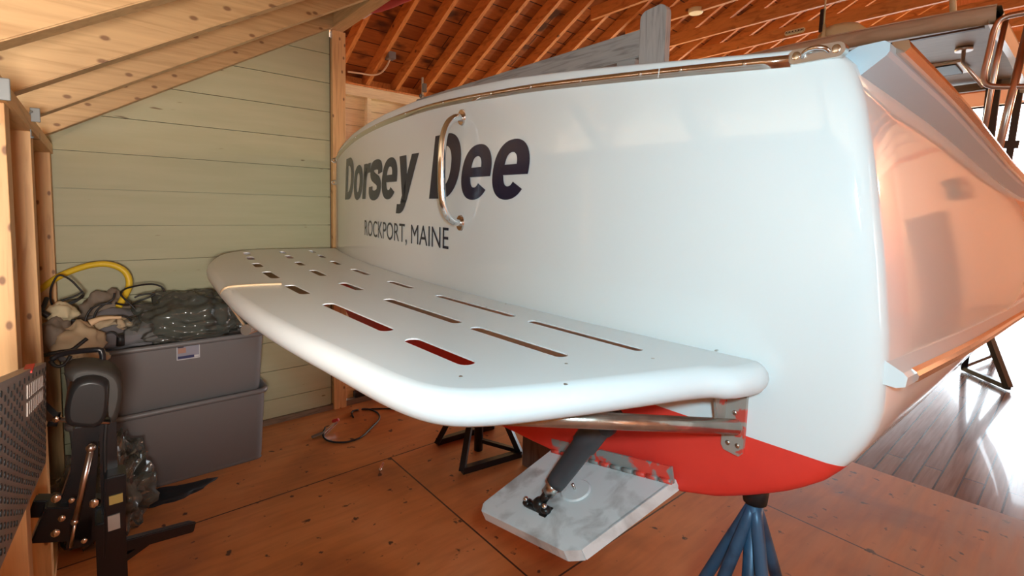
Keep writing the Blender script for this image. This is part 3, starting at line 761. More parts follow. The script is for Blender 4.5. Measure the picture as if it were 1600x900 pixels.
# windshield frame and posts under the hardtop
wy = 6.5
z1 = aty(1500, 113, wy).z
m = MB().box((-2.5, wy-.03, z1-.02), (-.5, wy+.03, z1+.03)); wf = m.build('windshield_header', M['dark_trim'], boat)
m = MB().box((-2.5, wy-.02, z1-.20), (-.5, wy+.03, z1-.13)); m.build('windshield_rail', M['beige'], boat)
pa, pb = aty(1557, 100, wy), aty(1543, 240, wy)
MB().bar(pa, V((pb.x-.02, pb.y, 1.75)), .10, .06, (0, 1, 0)).build('windshield_post', M['dark_trim'], boat)
pa, pb = aty(1595, 130, wy), aty(1575, 235, wy)
MB().bar(pa, V((pb.x, pb.y, 1.75)), .05, .05, (0, 1, 0)).build('windshield_post', M['dark_trim'], boat)
MB().bar(aty(1535, 226, wy), aty(1592, 226, wy), .05, .07).build('windshield_sill', M['dark_trim'], boat)
MB().box((-2.35, 6.35, 1.45), (-.78, 7.3, 1.84), .05).build('cabin_trunk', M['white'], boat)
for x_, y_ in ((-2.38, wy), (-2.40, 4.7)):
    MB().bar((x_, y_, 1.5), (x_, y_, prof_t(x_)-.03), .07, .06, (0, 1, 0)).build('hardtop_post', M['beige_trim'], boat)
# hatch with dark opening under the hardtop, grab lamp arm
hp = [aty(1440, 118, 5.6), aty(1460, 104, 5.6), aty(1510, 98, 5.6), aty(1522, 106, 5.6)]
hz = prof_t(-.8)+.03
c_ = V((-1.02, 5.5, hz-.008))
MB().box(c_+V((-.28, -.22, -.022)), c_+V((.28, .22, 0)), .01).build('hatch_frame', M['beige_trim'], roof_)
MB().box(c_+V((-.24, -.18, -.030)), c_+V((.24, .18, -.020)), .01).build('hatch_glass', M['rubber'], roof_)
ga = V((-.66, 4.75, prof_t(-.66)-.02))
MB().tube([ga, ga+V((0, 0, -.03))], .05, 16).tube([ga+V((0, 0, -.02)), ga+V((.0, 0, -.11)), ga+V((.12, -.02, -.30))], .012, 10).build('swing_arm', M['steel_dull'], roof_)
# bent tube rail beside the hardtop
ry = 3.3
pts = [aty(1640, 14, ry), aty(1600, 20, ry), aty(1565, 27, ry), aty(1553, 45, ry), aty(1545, 85, ry), aty(1536, 118, ry), aty(1540, 134, ry), aty(1565, 136, ry), aty(1600, 135, ry), aty(1650, 134, ry)]
MB().tube(pts, .013, 14, smooth=3).build('tower_rail', M['steel_dull'], boat)
pa, pb = aty(1612, 20, ry), aty(1556, 250, ry)
MB().tube([pa, pb+(pb-pa)*.25], .016, 14).build('tower_strut', M['steel_dull'], boat)
pa, pb = aty(1572, 30, ry+.2), aty(1556, 100, ry+.2)
MB().tube([pa, pb, pb+V((-.03, 0, -.5))], .012, 12).build('tower_strut', M['steel_dull'], boat)
# things on top of the hardtop
def topz(x): return prof_t(x)+.0
r0 = aty(1316, 40, HY+.25)
m = MB().tube([(r0.x, r0.y, topz(r0.x)+.0), (r0.x, r0.y, topz(r0.x)+.09), (r0.x, r0.y, topz(r0.x)+.13), (r0.x, r0.y, topz(r0.x)+.15)], [.15, .15, .11, .03], 32)
o = m.build('radar_dome', M['lamp_cream'], boat); o['label'] = 'cream radar dome on the hardtop'
a0 = aty(1287, 45, HY+.1)
o = MB().tube([V((a0.x, a0.y, topz(a0.x)-.01)), V((a0.x, a0.y, topz(a0.x)+.05)), V((a0.x, a0.y, topz(a0.x)+.13))], [.05, .016, .013], 14).tube([V((a0.x, a0.y, topz(a0.x)+.1)), V((a0.x, a0.y, topz(a0.x)+1.1))], .006, 8).build('antenna', M['lamp_cream'], boat)
MB().bar(V((a0.x-.015, a0.y-.01, topz(a0.x)+.08)), V((a0.x-.012, a0.y-.01, topz(a0.x)+.24)), .022, .022).build('ratchet_mount', M['black'], o)
a1_ = aty(1493, 14, HY+.3)
MB().tube([V((a1_.x, a1_.y, topz(a1_.x))), V((a1_.x-.05, a1_.y, topz(a1_.x)+.5))], .018, 10).build('antenna_mount', M['lamp_cream'], boat)
s0, s1 = aty(1226, 53, HY), aty(1258, 46, HY)
m = MB(); cx_ = (s0+s1)/2
m.bar(s0, s1, .02, .035, bev=.008); o = m.build('vent_plate', M['lamp_cream'], boat); o['label'] = 'cream plate with a row of dark holes'
MB().bar(s0.lerp(s1, .05)+V((0, -.011, 0)), s0.lerp(s1, .95)+V((0, -.011, 0)), .003, .016).build('vent_face', M['dark_trim'], o)
for k in range(6):
    p = s0.lerp(s1, .12+.76*k/5)+V((0, -.014, 0)); MB().tube([p+V((.008*math.cos(2*math.pi*j/14), 0, .009*math.sin(2*math.pi*j/14))) for j in range(15)], .0022, 6).build('vent_ring', M['lamp_cream'], o)
# flagstaff at the port quarter
p = aty(660, 155, 1.35)
o = MB().tube([V((p.x, p.y, 1.70)), V((p.x, p.y, 2.09))], .0055, 10).build('staff', M['cable'], boat)
MB().box(V((p.x+.012, p.y-.01, 2.01)), V((p.x+.03, p.y+.01, 2.055)), .003).ball(V((p.x-.008, p.y, 1.995)), .014, n=10).build('clip', M['brown_cloth'], o)

# weathered wooden seat back standing on the boat's after deck
p0, p1 = aty(998, 90, 1.3), aty(1038, 92, 1.3); pt = aty(1018, 11, 1.3).z
bench = thing('wooden_seat_back', 'weathered grey wooden post and rail rising behind the transom', 'bench', (p0.x, 1.3, 1.742))
m = MB(); wd = p1.x-p0.x; poly = [(p0.x, 1.742), (p1.x, 1.742)]
for k in range(7): a = math.pi/2*k/6; poly.append((p1.x-.025+.025*math.cos(a), pt-.025+.025*math.sin(a)))
for k in range(7): a = math.pi/2+math.pi/2*k/6; poly.append((p0.x+.025+.025*math.cos(a), pt-.03+.025*math.sin(a)))
m.prism(poly, lambda a_, b_: V((a_, 1.3, b_)), lambda a_, b_: V((a_, 1.325, b_))); m.build('post', M['grey_wood_z'], bench)
za, zb_ = aty(998, 43, 1.3).z, aty(998, 86, 1.3).z
MB().hexa([(-2.35, 1.315, zb_), (p0.x+.01, 1.315, zb_), (p0.x+.01, 1.345, zb_), (-2.35, 1.345, zb_), (-2.35, 1.315, za), (p0.x+.01, 1.315, za), (p0.x+.01, 1.345, za), (-2.35, 1.345, za)], .003).build('rail', M['grey_wood'], bench)
MB().box((p0.x-.10, 1.32, 1.742), (p0.x-.03, 1.36, zb_+.002), .002).build('support_block', M['grey_wood'], bench)
MB().box((-2.3, 1.32, 1.742), (-2.23, 1.36, zb_+.002), .002).build('support_block', M['grey_wood'], bench)

# ================================================================== STANDS
fs = [atz(683, 695, 0), atz(722, 740, 0), atz(813, 713, 0), atz(770, 669, 0)]
c_ = sum(fs, V())/4
st = thing('boat_stand', 'black steel four-legged boat stand under the hull behind the swim platform', 'stand', (c_.x, c_.y, 0))
for p in fs:
    MB().bar(p+V((0, 0, .012)), V((c_.x, c_.y, .46))+(p-c_)*.12, .030, .030).build('leg', M['black'], st)
MB().bar(fs[0]+V((0, 0, .018)), fs[3]+V((0, 0, .018)), .034, .034).build('foot_bar', M['black'], st)
MB().bar(fs[1]+V((0, 0, .018)), fs[2]+V((0, 0, .018)), .034, .034).build('foot_bar', M['black'], st)
MB().bar(fs[2]+V((0, 0, .03)), V((c_.x, c_.y, .06)), .022, .022).build('brace', M['black'], st)
MB().tube([(c_.x, c_.y, .0), (c_.x, c_.y, .60)], .026, 16).build('column', M['black'], st)
MB().box((c_.x-.12, c_.y-.12, .60), (c_.x+.12, c_.y+.12, .64), .01).tube([(c_.x, c_.y, .64), (c_.x, c_.y, .735)], .05, 12).build('pad', M['black'], st)
def stand(name, label, x, y, ztop, mm, feet, r=.016, band=None, colr=.021):
    s = thing(name, label, 'stand', (x, y, 0))
    for i, (fx, fy) in enumerate(feet):
        a = V((x, y, ztop-.05)); b = V((fx, fy, .012)); m = V((x+(fx-x)*.22, y+(fy-y)*.22, ztop-.22))
        lg_ = MB().tube([a, m, b], r, 14, smooth=1).build('leg', mm, s)
        if band == i:
            p, q = m.lerp(b, .28), m.lerp(b, .42); bb = MB().tube([p, q], r+.002, 14).build('tape', M['white'], lg_); bb['label'] = 'dirty white tape'
    MB().tube([(x, y, .05), (x, y, ztop-.03)], colr, 16).build('column', mm, s)
    MB().tube([(x, y, ztop-.05), (x, y, ztop-.03), (x, y, ztop)], [.023, .025, .027], 16).build('pad', M['rubber'], s)
    return s
cb = aty(1176, 790, 1.02)
stand('boat_stand', 'blue steel boat stand with splayed tube legs under the transom corner', cb.x, 1.03, .855, M['blue'],
      [(cb.x-.33, 1.0), (cb.x-.17, .84), (cb.x+.10, 1.34), (cb.x+.19, .88)], r=.0125, band=3, colr=.0165)
f0, f1, f2 = atz(1575, 611, 0), atz(1505, 580, 0), atz(1555, 560, 0)
q = atz(1530, 540, .35)
s = thing('boat_stand', 'dark steel boat stand on the sunlit planks at far right', 'stand', (f0.x, f0.y, 0))
tp = aty(1530, 540, (f0.y+f1.y)/2); tp = V((tp.x-.05, tp.y, .69))
for f_ in (f0, f1, f2): MB().bar(f_+V((0, 0, .03)), tp, .045, .045).build('leg', M['black'], s)
MB().bar(f0+V((0, 0, .03)), f1+V((0, 0, .03)), .04, .04).build('foot_bar', M['black'], s)
MB().bar(f1+V((0, 0, .05)), f2+V((0, 0, .05)), .03, .03).build('foot_bar', M['black'], s)
MB().tube([tp-V((0, 0, .02)), tp+V((0, 0, .04))], .04, 12).build('pad', M['black'], s)
k0 = aty(816, 700, 1.75)
tag(MB().box((k0.x, 1.75, 0), (k0.x+.32, 2.0, .712), .004).build('keel_block', wood('grey brown block', (.17, .12, .09), (.11, .075, .055), (9, 9, 1), .8, knots=False)), 'grey brown wooden keel block under the red hull', 'block')

# ================================================================== TOTES
def tote(name, label, x0, x1, y0, y1, z0, z1, taper=.03):
    t = thing(name, label, 'storage tote', ((x0+x1)/2, (y0+y1)/2, z0))
    def ring(ins, z, rad):
        a0, a1, b0, b1 = x0+ins, x1-ins, y0+ins, y1-ins; out = []
        for cx_, cy_, s0 in ((a1-rad, b1-rad, 0), (a0+rad, b1-rad, 90), (a0+rad, b0+rad, 180), (a1-rad, b0+rad, 270)):
            for k in range(7): a = math.radians(s0+15*k); out.append(V((cx_+rad*math.cos(a), cy_+rad*math.sin(a), z)))
        return out
    m = MB(); v_ = m.grid([ring(taper+.004, z0+.008, .03), ring(taper, z0, .035)][::-1]+[ring(taper, z0+.02, .04), ring(.012, z1-.03, .05), ring(.012, z1-.004, .05), ring(.017, z1-.004, .05), ring(taper+.006, z0+.02, .035)], close=True, smooth=True)
    m.bm.faces.new(v_[0]); m.bm.faces.new(v_[-1])
    m.build('body', M['tote'], t)
    m = MB(); m.grid([ring(.012, z1-.025, .05), ring(.0, z1-.025, .055), ring(-.004, z1-.014, .055), ring(0, z1, .055), ring(.014, z1, .05), ring(.016, z1-.01, .05)], close=True, smooth=True)
    m.build('rim', M['tote'], t); return t
X1 = -2.86
tote('storage_tote', 'grey plastic tote on the floor, lower of the two stacked', -3.275, X1+.02, -.13, .70, 0, .40)
ut = tote('storage_tote', 'grey plastic tote with a small label, upper of the two stacked', -3.275, X1, -.14, .70, .375, .712)
pA, pB = atx(276, 541, X1+.0), atx(313, 559, X1+.0)
def face_x(z): return X1-.012-.018*((.68-z)/.30)
m = MB(); m.hexa([(face_x(pB.z)-.003, pA.y, pB.z), (face_x(pB.z)+.003, pA.y, pB.z), (face_x(pB.z)+.003, pB.y, pB.z), (face_x(pB.z)-.003, pB.y, pB.z), (face_x(pA.z)-.003, pA.y, pA.z), (face_x(pA.z)+.003, pA.y, pA.z), (face_x(pA.z)+.003, pB.y, pA.z), (face_x(pA.z)-.003, pB.y, pA.z)])
lb = m.build('label', mat('printed label', (.28, .28, .34), .4), ut); lb['label'] = 'small printed label'
def lbl(y0, y1, z0, z1, mm, d=.0045):
    MB().hexa([(face_x(z0)+.002, y0, z0), (face_x(z0)+d, y0, z0), (face_x(z0)+d, y1, z0), (face_x(z0)+.002, y1, z0), (face_x(z1)+.002, y0, z1), (face_x(z1)+d, y0, z1), (face_x(z1)+d, y1, z1), (face_x(z1)+.002, y1, z1)]).build('print_patch', mm, lb)
ya, yb_ = pA.y, pB.y; dy = yb_-ya; za, zb2 = pA.z, pB.z; dz = za-zb2
pm = mat('label print white', (.6, .6, .62), .4)
lbl(ya, yb_, za-.04*dz, za, pm); lbl(ya, yb_, zb2, zb2+.04*dz, pm); lbl(ya, ya+.03*dy, zb2, za, pm); lbl(yb_-.03*dy, yb_, zb2, za, pm)
lbl(ya+.06*dy, ya+.4*dy, zb2+.45*dz, za-.2*dz, mat('label print orange', (.40, .22, .17), .4)); lbl(ya+.05*dy, ya+.75*dy, zb2+.08*dz, zb2+.25*dz, mat('label print navy', (.03, .04, .12), .4)); lbl(ya+.75*dy, yb_-.05*dy, zb2+.08*dz, zb2+.22*dz, pm)
lbl(ya+.05*dy, ya+.3*dy, za-.18*dz, za-.08*dz, mat('label print dark', (.02, .02, .05), .4))

# ---- soft heaps on the upper tote
def heap(name, mm, c, sx, sy, sz, seed, amp=.18, n=28, freq=2.2, parent=None, flat=.35):
    from mathutils import noise
    m = MB(); rows = []
    for i in range(n//2+1):
        th_ = math.pi*i/(n//2); r = []
        for j in range(n):
            ph = 2*math.pi*j/n; d = V((math.sin(th_)*math.cos(ph), math.sin(th_)*math.sin(ph), math.cos(th_)))
            k = 1+amp*noise.noise(d*freq+V((seed, seed*.7, 0)))*1.6+amp*.6*abs(noise.noise(d*freq*2.7+V((seed, 3, 1))))
            zz = d.z*k
            if zz < 0: zz *= flat
            r.append(V((c[0]+d.x*k*sx, c[1]+d.y*k*sy, c[2]+zz*sz)))
        rows.append(r)
    v_ = m.grid(rows, close=True); bmesh.ops.remove_doubles(m.bm, verts=m.bm.verts[:], dist=.0004)
    return m.build(name, mm, parent)
base = .70
g = thing('bagged_cover', 'dark green cover packed in a clear plastic bag on the upper tote', 'bag', (-3.0, .36, base))
heap('folded_cover', M['green_cloth'], (-3.04, .365, base+.05), .15, .225, .150, 3, .10, 36, 2.4, g)
o = heap('plastic_bag', M['clear'], (-3.03, .36, base+.05), .175, .265, .185, 9, .17, 84, 4.6, g); o['label'] = 'clear crinkled plastic'
MB().tube([(-2.97, .14, base+.10), (-2.96, .10, base+.115), (-2.95, .06, base+.10), (-2.95, .04, base+.125)], [.05, .018, .022, .035], 10).build('bag_neck', M['clear'], g)
tag(heap('grey_bundle', M['grey_cloth'], (-3.06, .05, base+.02), .15, .23, .12, 5, .3, 40, 2.6), 'dark grey cloth bundle behind the cords on the upper tote', 'cloth')
tag(heap('brown_bundle', M['brown_cloth'], (-3.16, .03, base+.12), .09, .10, .115, 8, .25, 36, 2.6), 'grey brown folded cloth, topmost at the back of the heap', 'cloth')
g = thing('canvas_bag', 'tan canvas bag with black piping hanging over the tote end', 'bag', (-2.86, -.10, base))
heap('body', M['tan'], (-2.82, -.075, .775), .085, .085, .085, 12, .25, 36, 2.0, g, .7)
heap('side_pocket', M['brown_cloth'], (-2.84, -.145, .80), .075, .055, .09, 15, .25, 36, 2.0, g, .7)
heap('flap', M['cream_cloth'], (-2.90, -.128, .895), .05, .05, .05, 22, .3, 30, 2.0, g, .7)
heap('hanging_fold', M['tan'], (-2.76, -.03, .705), .035, .06, .045, 25, .3, 30, 2.0, g, .9)
def pip(pts, r=.007): MB().tube([atx(px, py, x) for px, py, x in pts], r, 8, smooth=2).build('piping', M['rubber'], g)
pip([(73, 466, -2.85), (66, 485, -2.80), (45, 508, -2.76), (35, 520, -2.74), (33, 545, -2.74), (38, 580, -2.74)], .009)
pip([(36, 536, -2.74), (50, 548, -2.73), (62, 557, -2.72), (90, 550, -2.71), (112, 548, -2.71), (122, 540, -2.72), (136, 529, -2.73)], .008)
pip([(78, 564, -2.70), (88, 574, -2.70), (102, 570, -2.70), (110, 556, -2.70)], .007)
pip([(66, 488, -2.79), (76, 494, -2.79)], .012)
tag(heap('tan_roll', M['tan'], (-2.98, .03, .80), .05, .09, .05, 31, .25, 30, 2), 'tan strip of cloth edged in black beside the canvas bag', 'cloth')
# yellow hose
ys_ = [(40, 470, -3.2), (75, 443, -3.18), (95, 430, -3.16), (120, 420, -3.15), (145, 413, -3.14), (170, 412, -3.13), (192, 420, -3.12), (202, 434, -3.11), (202, 450, -3.10), (194, 464, -3.08), (185, 480, -3.06)]
tag(MB().tube([atx(*p) for p in ys_], .0145, 14, smooth=3).build('hose', M['yellow']), 'thick yellow hose arching over the totes against the green wall', 'hose')
# black cords
cords = [([(90, 475, -3.02), (80, 478, -3.0), (78, 455, -2.98), (84, 438, -2.97), (92, 428, -2.97), (110, 436, -2.98), (125, 452, -2.98), (133, 462, -2.97), (120, 470, -2.96), (100, 480, -2.96)], 'thin black cord looping over the yellow hose'),
    ([(75, 485, -2.95), (95, 470, -2.95), (115, 464, -2.95), (132, 455, -2.95), (128, 466, -2.95), (105, 478, -2.95), (90, 488, -2.95), (100, 476, -2.94), (122, 468, -2.94), (130, 460, -2.93)], 'coiled black cord above the canvas bag'),
    ([(94, 500, -2.93), (120, 501, -2.93), (140, 501, -2.92), (160, 499, -2.91), (185, 493, -2.90), (200, 496, -2.89), (205, 502, -2.88)], 'black strap lying along the middle of the heap'),
    ([(132, 540, -2.86), (132, 500, -2.86), (140, 484, -2.87), (155, 475, -2.88), (175, 474, -2.88)], 'thin black cord rising from the tote rim'),
    ([(146, 500, -2.88), (150, 485, -2.88), (165, 474, -2.88), (178, 468, -2.88), (179, 458, -2.89)], 'black cord crossing the grey brown cloth'),
    ([(212, 484, -2.87), (198, 470, -2.88), (187, 460, -2.90), (192, 452, -2.92), (215, 446, -2.95), (238, 443, -2.98), (254, 448, -2.98), (257, 456, -2.98)], 'black cord arching over to the plastic bag'),
    ([(210, 465, -3.0), (222, 460, -3.0), (245, 458, -3.0), (235, 464, -3.0), (218, 470, -3.0), (200, 478, -2.98), (180, 474, -2.96)], 'black cord lying behind the plastic bag'),
    ([(130, 540, -2.84), (150, 532, -2.84), (165, 521, -2.84), (178, 518, -2.84), (188, 530, -2.84)], 'black cord curving to a plug at the tote rim'),
    ([(118, 508, -2.87), (112, 512, -2.87), (116, 517, -2.87), (126, 514, -2.87), (142, 508, -2.87), (146, 516, -2.86), (140, 520, -2.86)], 'short thick black cord knot on the tan cloth')]
for c, lb_ in cords: tag(MB().tube([atx(*p) for p in c], .0042, 8, smooth=3).build('power_cord', M['rubber']), lb_, 'cord')
o = tag(MB().tube([atx(188, 522, -2.85), atx(188, 540, -2.85)], [.014, .016], 10).build('cord_plug', M['rubber']), 'black plug standing inside the tote rim', 'plug')
o = tag(MB().tube([atx(140, 505, -2.865), atx(158, 497, -2.87), (atx(190, 496, -2.87))], [.016, .010, .006], 10, smooth=2).build('cloth_strip', M['cord']), 'orange tan strap lying across the heap', 'strap')

# tan cord tied around the platform
c = [atz(440, 443.5, ZT+.003), atz(400, 445, ZT+.003), atz(365, 447, ZT+.003), atz(350, 450, ZT+.002)]
e0 = atz(343, 459, 1.105); e0.y -= .0
c += [e0, V((e0.x+.02, e0.y+.03, 1.06)), atz(384, 512, 1.056), atz(392, 517, 1.05)]
tag(MB().tube(c, .0035, 8, smooth=2).build('tie_cord', M['cord']), 'tan cord tied around the edge of the swim platform', 'cord')

# ================================================================== FOLDED CARRIER
car = thing('hitch_carrier', 'black folded steel carrier with padded hood and perforated panel at left edge', 'carrier', (-1.9, 0, 0))
def X(px, py, x=-1.9): return atx(px, py, x)
def bars(name, lst, mm, w_=.035, h_=.035):
    for a, b, x in lst: MB().bar(X(*a, x), X(*b, x), w_, h_, (0, 1, 0), .004).build(name, mm, car)
bars('arm', [((150, 655), (100, 800), -1.93)], M['black'], .05, .04)
bars('arm', [((168, 655), (172, 800), -1.86)], M['black'], .045, .04)
MB().bar(X(135, 660), X(125, 850), .05, .06, (0, 1, 0), .005).build('mast', M['black'], car)
MB().bar(X(172, 800, -1.84), V((X(172, 800, -1.84).x, X(172, 800, -1.84).y, .0)), .10, .07, (0, 1, 0), .005).build('column', M['black'], car)
MB().bar(X(180, 735, -1.82), X(178, 860, -1.82), .075, .05, (0, 1, 0), .005).build('mounting_plate', M['black'], car)
tA, tB = X(186, 853, -1.84), V((-2.12, .265, X(298, 822, -2.0).z)); tB = X(299, 822, -2.0)
MB().bar(tA, tB, .034, .034, (0, 0, 1), .003).build('receiver_tube', M['black'], car)
MB().bar(tA-V((0, 0, .05)), tA.lerp(tB, .35)-V((0, 0, .012)), .015, .02).build('gusset', M['black'], car)
MB().bar(X(60, 815, -1.9), X(165, 812, -1.9), .10, .05, (1, 0, 0), .004).build('cross_member', M['black'], car)
MB().bar(X(50, 790, -1.95), X(170, 788, -1.93), .05, .05, (1, 0, 0), .004).build('cross_member', M['black'], car)
# gas strut
MB().tube([X(142, 702, -1.80), X(118, 812, -1.80)], .0075, 12).tube([X(118, 812, -1.80), X(111, 855, -1.80)], .0045, 10).ball(X(142, 700, -1.80), .012, n=10).ball(X(117, 815, -1.80), .010, n=10).build('gas_strut', M['steel_dull'], car)
for (px, py, r) in ((88, 779, .012), (112, 782, .008), (148, 786, .014), (97, 810, .009), (87, 833, .011), (132, 845, .008), (88, 655, .009)):
    MB().ball(X(px, py, -1.80), r, (.5, 1, 1), 12).build('bolt', M['steel'], car)
MB().tube([X(76, 655, -1.86), X(92, 655, -1.86)], .02, 12).build('spindle_end', M['black'], car)
MB().tube([X(80, 655, -1.84), X(172, 660, -1.84)], .007, 10).build('pivot_rod', M['steel_dull'], car)
# padded hood
hx = -1.86
def hood(pts, dep, mm, name, lab=None, smooth=2, hx=hx):
    poly = chaikin([(X(px, py, hx).y, X(px, py, hx).z) for px, py in pts], smooth)
    m = MB(); k = len(poly); cy_ = sum(p[0] for p in poly)/k; cz_ = sum(p[1] for p in poly)/k; rows = []
    for t_, s_ in ((0, .75), (.05, .92), (.2, 1), (.75, 1), (.93, .93), (1, .75)):
        rows.append([V((hx-dep/2+dep*t_, cy_+(y-cy_)*s_, cz_+(z-cz_)*s_)) for y, z in poly])
    v_ = m.grid(rows, close=True); m.bm.faces.new(v_[0]); m.bm.faces.new(v_[-1])
    o = m.build(name, mm, car)
    if lab: o['label'] = lab
hood([(108, 592), (98, 655), (120, 662), (165, 662), (172, 600), (168, 586), (140, 580)], .11, M['plastic_black'], 'motor_cover', 'glossy black motor cover', 2, hx+.045)
hood([(100, 584), (104, 568), (140, 562), (178, 570), (192, 590), (190, 625), (180, 655), (172, 652), (174, 600), (160, 588), (120, 586)], .135, mat('dark brown grey pad', (.035, .030, .026), .55), 'hood_pad', 'dark brown padded hood', 1)
MB().tube([X(80, 562, -1.95), X(95, 552, -1.95), X(150, 546, -1.9), X(160, 547, -1.9), X(161, 575, -1.9)], .008, 10, smooth=1).build('top_bar', M['black'], car)
MB().tube([X(166, 660, -1.84), X(163, 700, -1.84), X(165, 750, -1.84), X(175, 780, -1.84)], .006, 8, smooth=2).build('cable', M['rubber'], car)
# labels on the column
a_, b_ = X(168, 806, -1.785), X(188, 823, -1.785)
MB().box((-1.782, a_.y, b_.z), (-1.778, b_.y, a_.z)).build('sticker', mat('pale sticker', (.45, .42, .38), .5), car)
a_, b_ = X(170, 775, -1.785), X(192, 782, -1.785)
MB().box((-1.782, a_.y, b_.z), (-1.778, b_.y, a_.z)).build('sticker', mat('yellow sticker', (.45, .34, .10), .5), car)
# perforated panel
PYY = -.108
def P(px, py): return aty(px, py, PYY)
TR, BRr = atx(72, 568, -1.66), atx(72, 722, -1.66); TL0, BL0 = atx(0, 602, -1.02), atx(0, 890, -1.02)
def Q(s_, t_):      # s_ 0 far edge..1 at the frame edge, t_ 0 top..1 bottom
    return TR.lerp(TL0, s_).lerp(BRr.lerp(BL0, s_), t_)
nrm = (TL0-TR).cross(BRr-TR).normalized()
if nrm.y < 0: nrm = -nrm
m = MB(); m.prism([(0, 0), (1.25, 0), (1.25, 1), (0, 1)], lambda s_, t_: Q(s_, t_)-nrm*.004, lambda s_, t_: Q(s_, t_))
m.bar(Q(0, 0)-nrm*.012, Q(1.25, 0)-nrm*.012, .024, .006, (0, 0, 1))
pn = m.build('perforated_panel', M['panel'], car); pn['label'] = 'dark grey perforated metal panel'
m = MB(); 
Wp = (TL0-TR).length; Hp = (BRr-TR).length
def hole(s_, t_, r):
    e1 = (Q(s_+.01, t_)-Q(s_, t_)).normalized(); e2 = nrm.cross(e1); c0_ = Q(s_, t_)
    m.prism([(r*math.cos(2*math.pi*k/8), r*math.sin(2*math.pi*k/8)) for k in range(8)], lambda a_, b_: c0_+e1*a_+e2*b_-nrm*.001, lambda a_, b_: c0_+e1*a_+e2*b_+nrm*.0012)
ix = 0; s_ = .03
while s_ < 1.2:
    t_ = .05+(.035 if ix % 2 else 0)
    while t_ < .97:
        if not (.08 < s_ < .62 and .06 < t_ < .36): hole(s_, t_, .0052)
        t_ += .072
    s_ += .048; ix += 1
ho = m.build('perforation', M['rubber'], pn); ho['kind'] = 'stuff'
m = MB()
for r_ in range(2):
    for k in range(10):
        s_ = .14+k*.045; t0, t1 = .09+r_*.13, .09+r_*.13+.10
        A, Bq = Q(s_, t0), Q(s_, t1); m.bar(A+nrm*.0005, Bq+nrm*.0005, .009, .0025, nrm)
o = m.build('vent_slots', mat('pale slot bars', (.42, .36, .32), .5), pn); o['kind'] = 'stuff'  # pale bars laid on the panel face
MB().box(Q(.42, 0)+V((-.03, -.012, .002)), Q(.42, 0)+V((.03, .002, .006))).build('paint_mark', M['red'], pn)
MB().bar(Q(.0, .3)-nrm*.03, V((X(86, 655, -1.86))), .02, .02).build('link_bar', M['black'], car)

# clear plastic bag on the floor behind the carrier
g = thing('floor_bag', 'clear plastic bag with dark green contents on the floor by the lower tote', 'bag', (-2.6, 0, 0))
heap('contents', M['green_cloth'], (-2.60, -.01, .12), .11, .12, .15, 41, .2, 36, 2.4, g, .8)
o = heap('plastic_bag', M['clear'], (-2.59, .0, .14), .14, .145, .235, 44, .35, 56, 3.6, g, .6)
m = MB(); pp = [X(195, 700, -2.55), X(230, 706, -2.55), X(222, 745, -2.55), X(190, 790, -2.55), X(165, 770, -2.55), X(160, 720, -2.55)]
from mathutils import noise as NZ
rows = []
for i in range(9):
    r = []
    for j in range(9):
        p = pp[0].lerp(pp[1], j/8).lerp((pp[5].lerp(pp[2], j/8)) if i < 5 else pp[4].lerp(pp[3], j/8), i/8 if i >= 5 else i/8)
        p = p+V((.03*NZ.noise(V((i*.7, j*.7, 2)))*2, .012*NZ.noise(V((i*.9, j*.9, 5))), 0)); r.append(p)
    rows.append(r)
m.grid(rows, smooth=False); o = m.build('bag_flap', M['clear'], g)
sd = o.modifiers.new('s', 'SOLIDIFY'); sd.thickness = .001
tag(heap('dark_tarp', mat('black tarp', (.012, .012, .015), .7), (-2.76, .20, .0), .07, .17, .018, 51, .3, 30, 2, None, .02), 'dark folded tarp on the floor along the lower tote', 'tarp')
# wooden offcuts at the bottom left
tag(MB().bar((-1.55, -.03, .02), (-2.25, -.10, .02), .05, .035, bev=.003).build('lumber_offcut', M['pine_x']), 'pale pine offcut on the floor under the black carrier', 'board')
tag(MB().bar((-1.60, .05, .015), (-2.3, .03, .015), .022, .022, bev=.002).build('lumber_strip', mat('yellow pine strip', (.65, .33, .08), .5)), 'thin yellow pine strip under the black carrier', 'board')

# ================================================================== SMALL THINGS
for (px, py, lb_) in ((3, 155, 'galvanised rafter tie at the left photo edge'), (55, 190, 'galvanised rafter tie nearer the green wall')):
    p = aty(px, py, -.135)
    m = MB(); m.box(p+V((-.010, -.012, -.055)), p+V((.010, -.010, .03)), .002).box(p+V((-.016, -.012, .0)), p+V((-.010, .012, .045)), .002).ball(p+V((0, -.008, .03)), .004, n=8).ball(p+V((0, -.008, -.05)), .004, n=8)
    tag(m.build('rafter_tie', mat('galvanised steel', (.17, .18, .18), .5, .3)), lb_, 'bracket')
# red cloth hanging behind the header
rc = [aty(563, 26, 1.36), aty(590, 8, 1.36), aty(618, -6, 1.36), aty(600, -20, 1.36), aty(575, -16, 1.36), aty(560, 5, 1.36)]
t = thing('red_fender', 'red cloth bundle with a pale end hanging behind the header beam', 'cloth', (rc[0].x, 1.36, rc[0].z))
MB().tube([aty(578, 18, 1.40), aty(596, 6, 1.40), aty(640, -22, 1.40)], [.015, .045, .07], 14, smooth=1).build('cloth', M['red_cloth'], t)
MB().tube([aty(567, 27, 1.40), aty(574, 20, 1.40), aty(584, 13, 1.40)], [.012, .02, .022], 10).build('pale_end', mat('pink white cloth', (.7, .55, .5), .7), t)
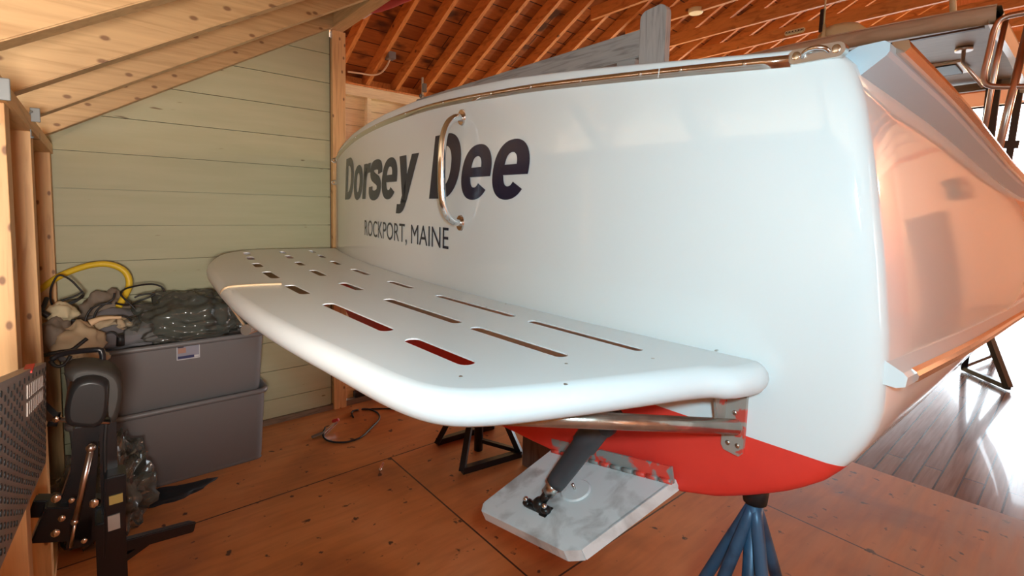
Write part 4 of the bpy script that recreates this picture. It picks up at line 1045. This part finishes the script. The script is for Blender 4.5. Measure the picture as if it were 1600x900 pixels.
# electrical box and cable on the old rafters
def roofp(px, py, off=0):
    d = ray(px, py); t_ = (EZ+off+RM*EX-H)/(d.z-RM*d.x); return CAM+d*t_
p = roofp(610, 90, -.02)
jb = thing('junction_box', 'small grey junction box with white cable on the second old rafter', 'box', p)
MB().box(p+V((-.05, -.045, -.02)), p+V((.05, .045, .06)), .005).build('box', M['tote'], jb)
MB().tube([p, roofp(605, 103, -.02), roofp(597, 113, -.02), roofp(588, 117, -.02), roofp(575, 117, -.02), roofp(560, 114, -.02), roofp(543, 112, -.02)], .010, 8, smooth=2).build('cable', M['cable'], jb)
p = atz(1087, 21, 3.75)
tag(MB().tube([p+V((0, 0, .0)), p+V((0, 0, .02)), p+V((0, 0, .05))], [.075, .085, .085], 24).build('smoke_detector', M['lamp_cream']), 'round cream disc fixed under a tie beam', 'detector')
# floor cord with clamps
cl = [(508, 668), (503, 680), (512, 690), (540, 692), (565, 684), (580, 668), (594, 655), (592, 645), (575, 638), (560, 640), (600, 638), (640, 640)]
t = thing('clamp_cable', 'black cable with small metal clamps curled on the plywood floor', 'cable', atz(518, 668, 0))
MB().tube([atz(px, py, .006) for px, py in cl], .0055, 8, smooth=3).build('cable', M['rubber'], t)
MB().tube([atz(560, 640, .008), atz(548, 643, .008), atz(552, 652, .008)], .006, 8, smooth=1).build('branch_cable', M['rubber'], t)
a_, b_ = atz(505, 678, .015), atz(523, 662, .035)
k_ = MB().bar(a_, b_, .012, .02, bev=.003).bar(a_+V((.02, 0, 0)), b_+V((.02, .01, .015)), .012, .012, bev=.003).build('clamp', M['steel'], t)
MB().bar(b_-V((.04, 0, 0)), b_+V((-.01, .03, .015)), .018, .02, bev=.004).build('clamp_grip', M['red'], t)
MB().bar(atz(487, 683, .01), atz(505, 676, .015), .02, .012, bev=.003).build('handle', M['brown_cloth'], t)
a_, b_ = atz(594, 734, .01), atz(599, 723, .02)
tag(MB().bar(a_, b_, .012, .012, bev=.003).ball(a_, .010, n=8).build('metal_fitting', M['steel']), 'small shiny metal fitting lying alone on the plywood floor', 'fitting')
p = atx(565, 621, WX+.02)
tag(MB().box((WX-.02, p.y-.05, .04), (WX+.02, p.y+.06, .09), .01).build('black_charger', M['plastic_black']), 'small black charger on the sill plate beyond the corner post', 'charger')
# low plywood panel and sill of the wall beyond the post
struct('wall_low', MB().box((WX-.06, 1.31, 0), (WX-.02, 1.75, .5)), M['pine_y'])
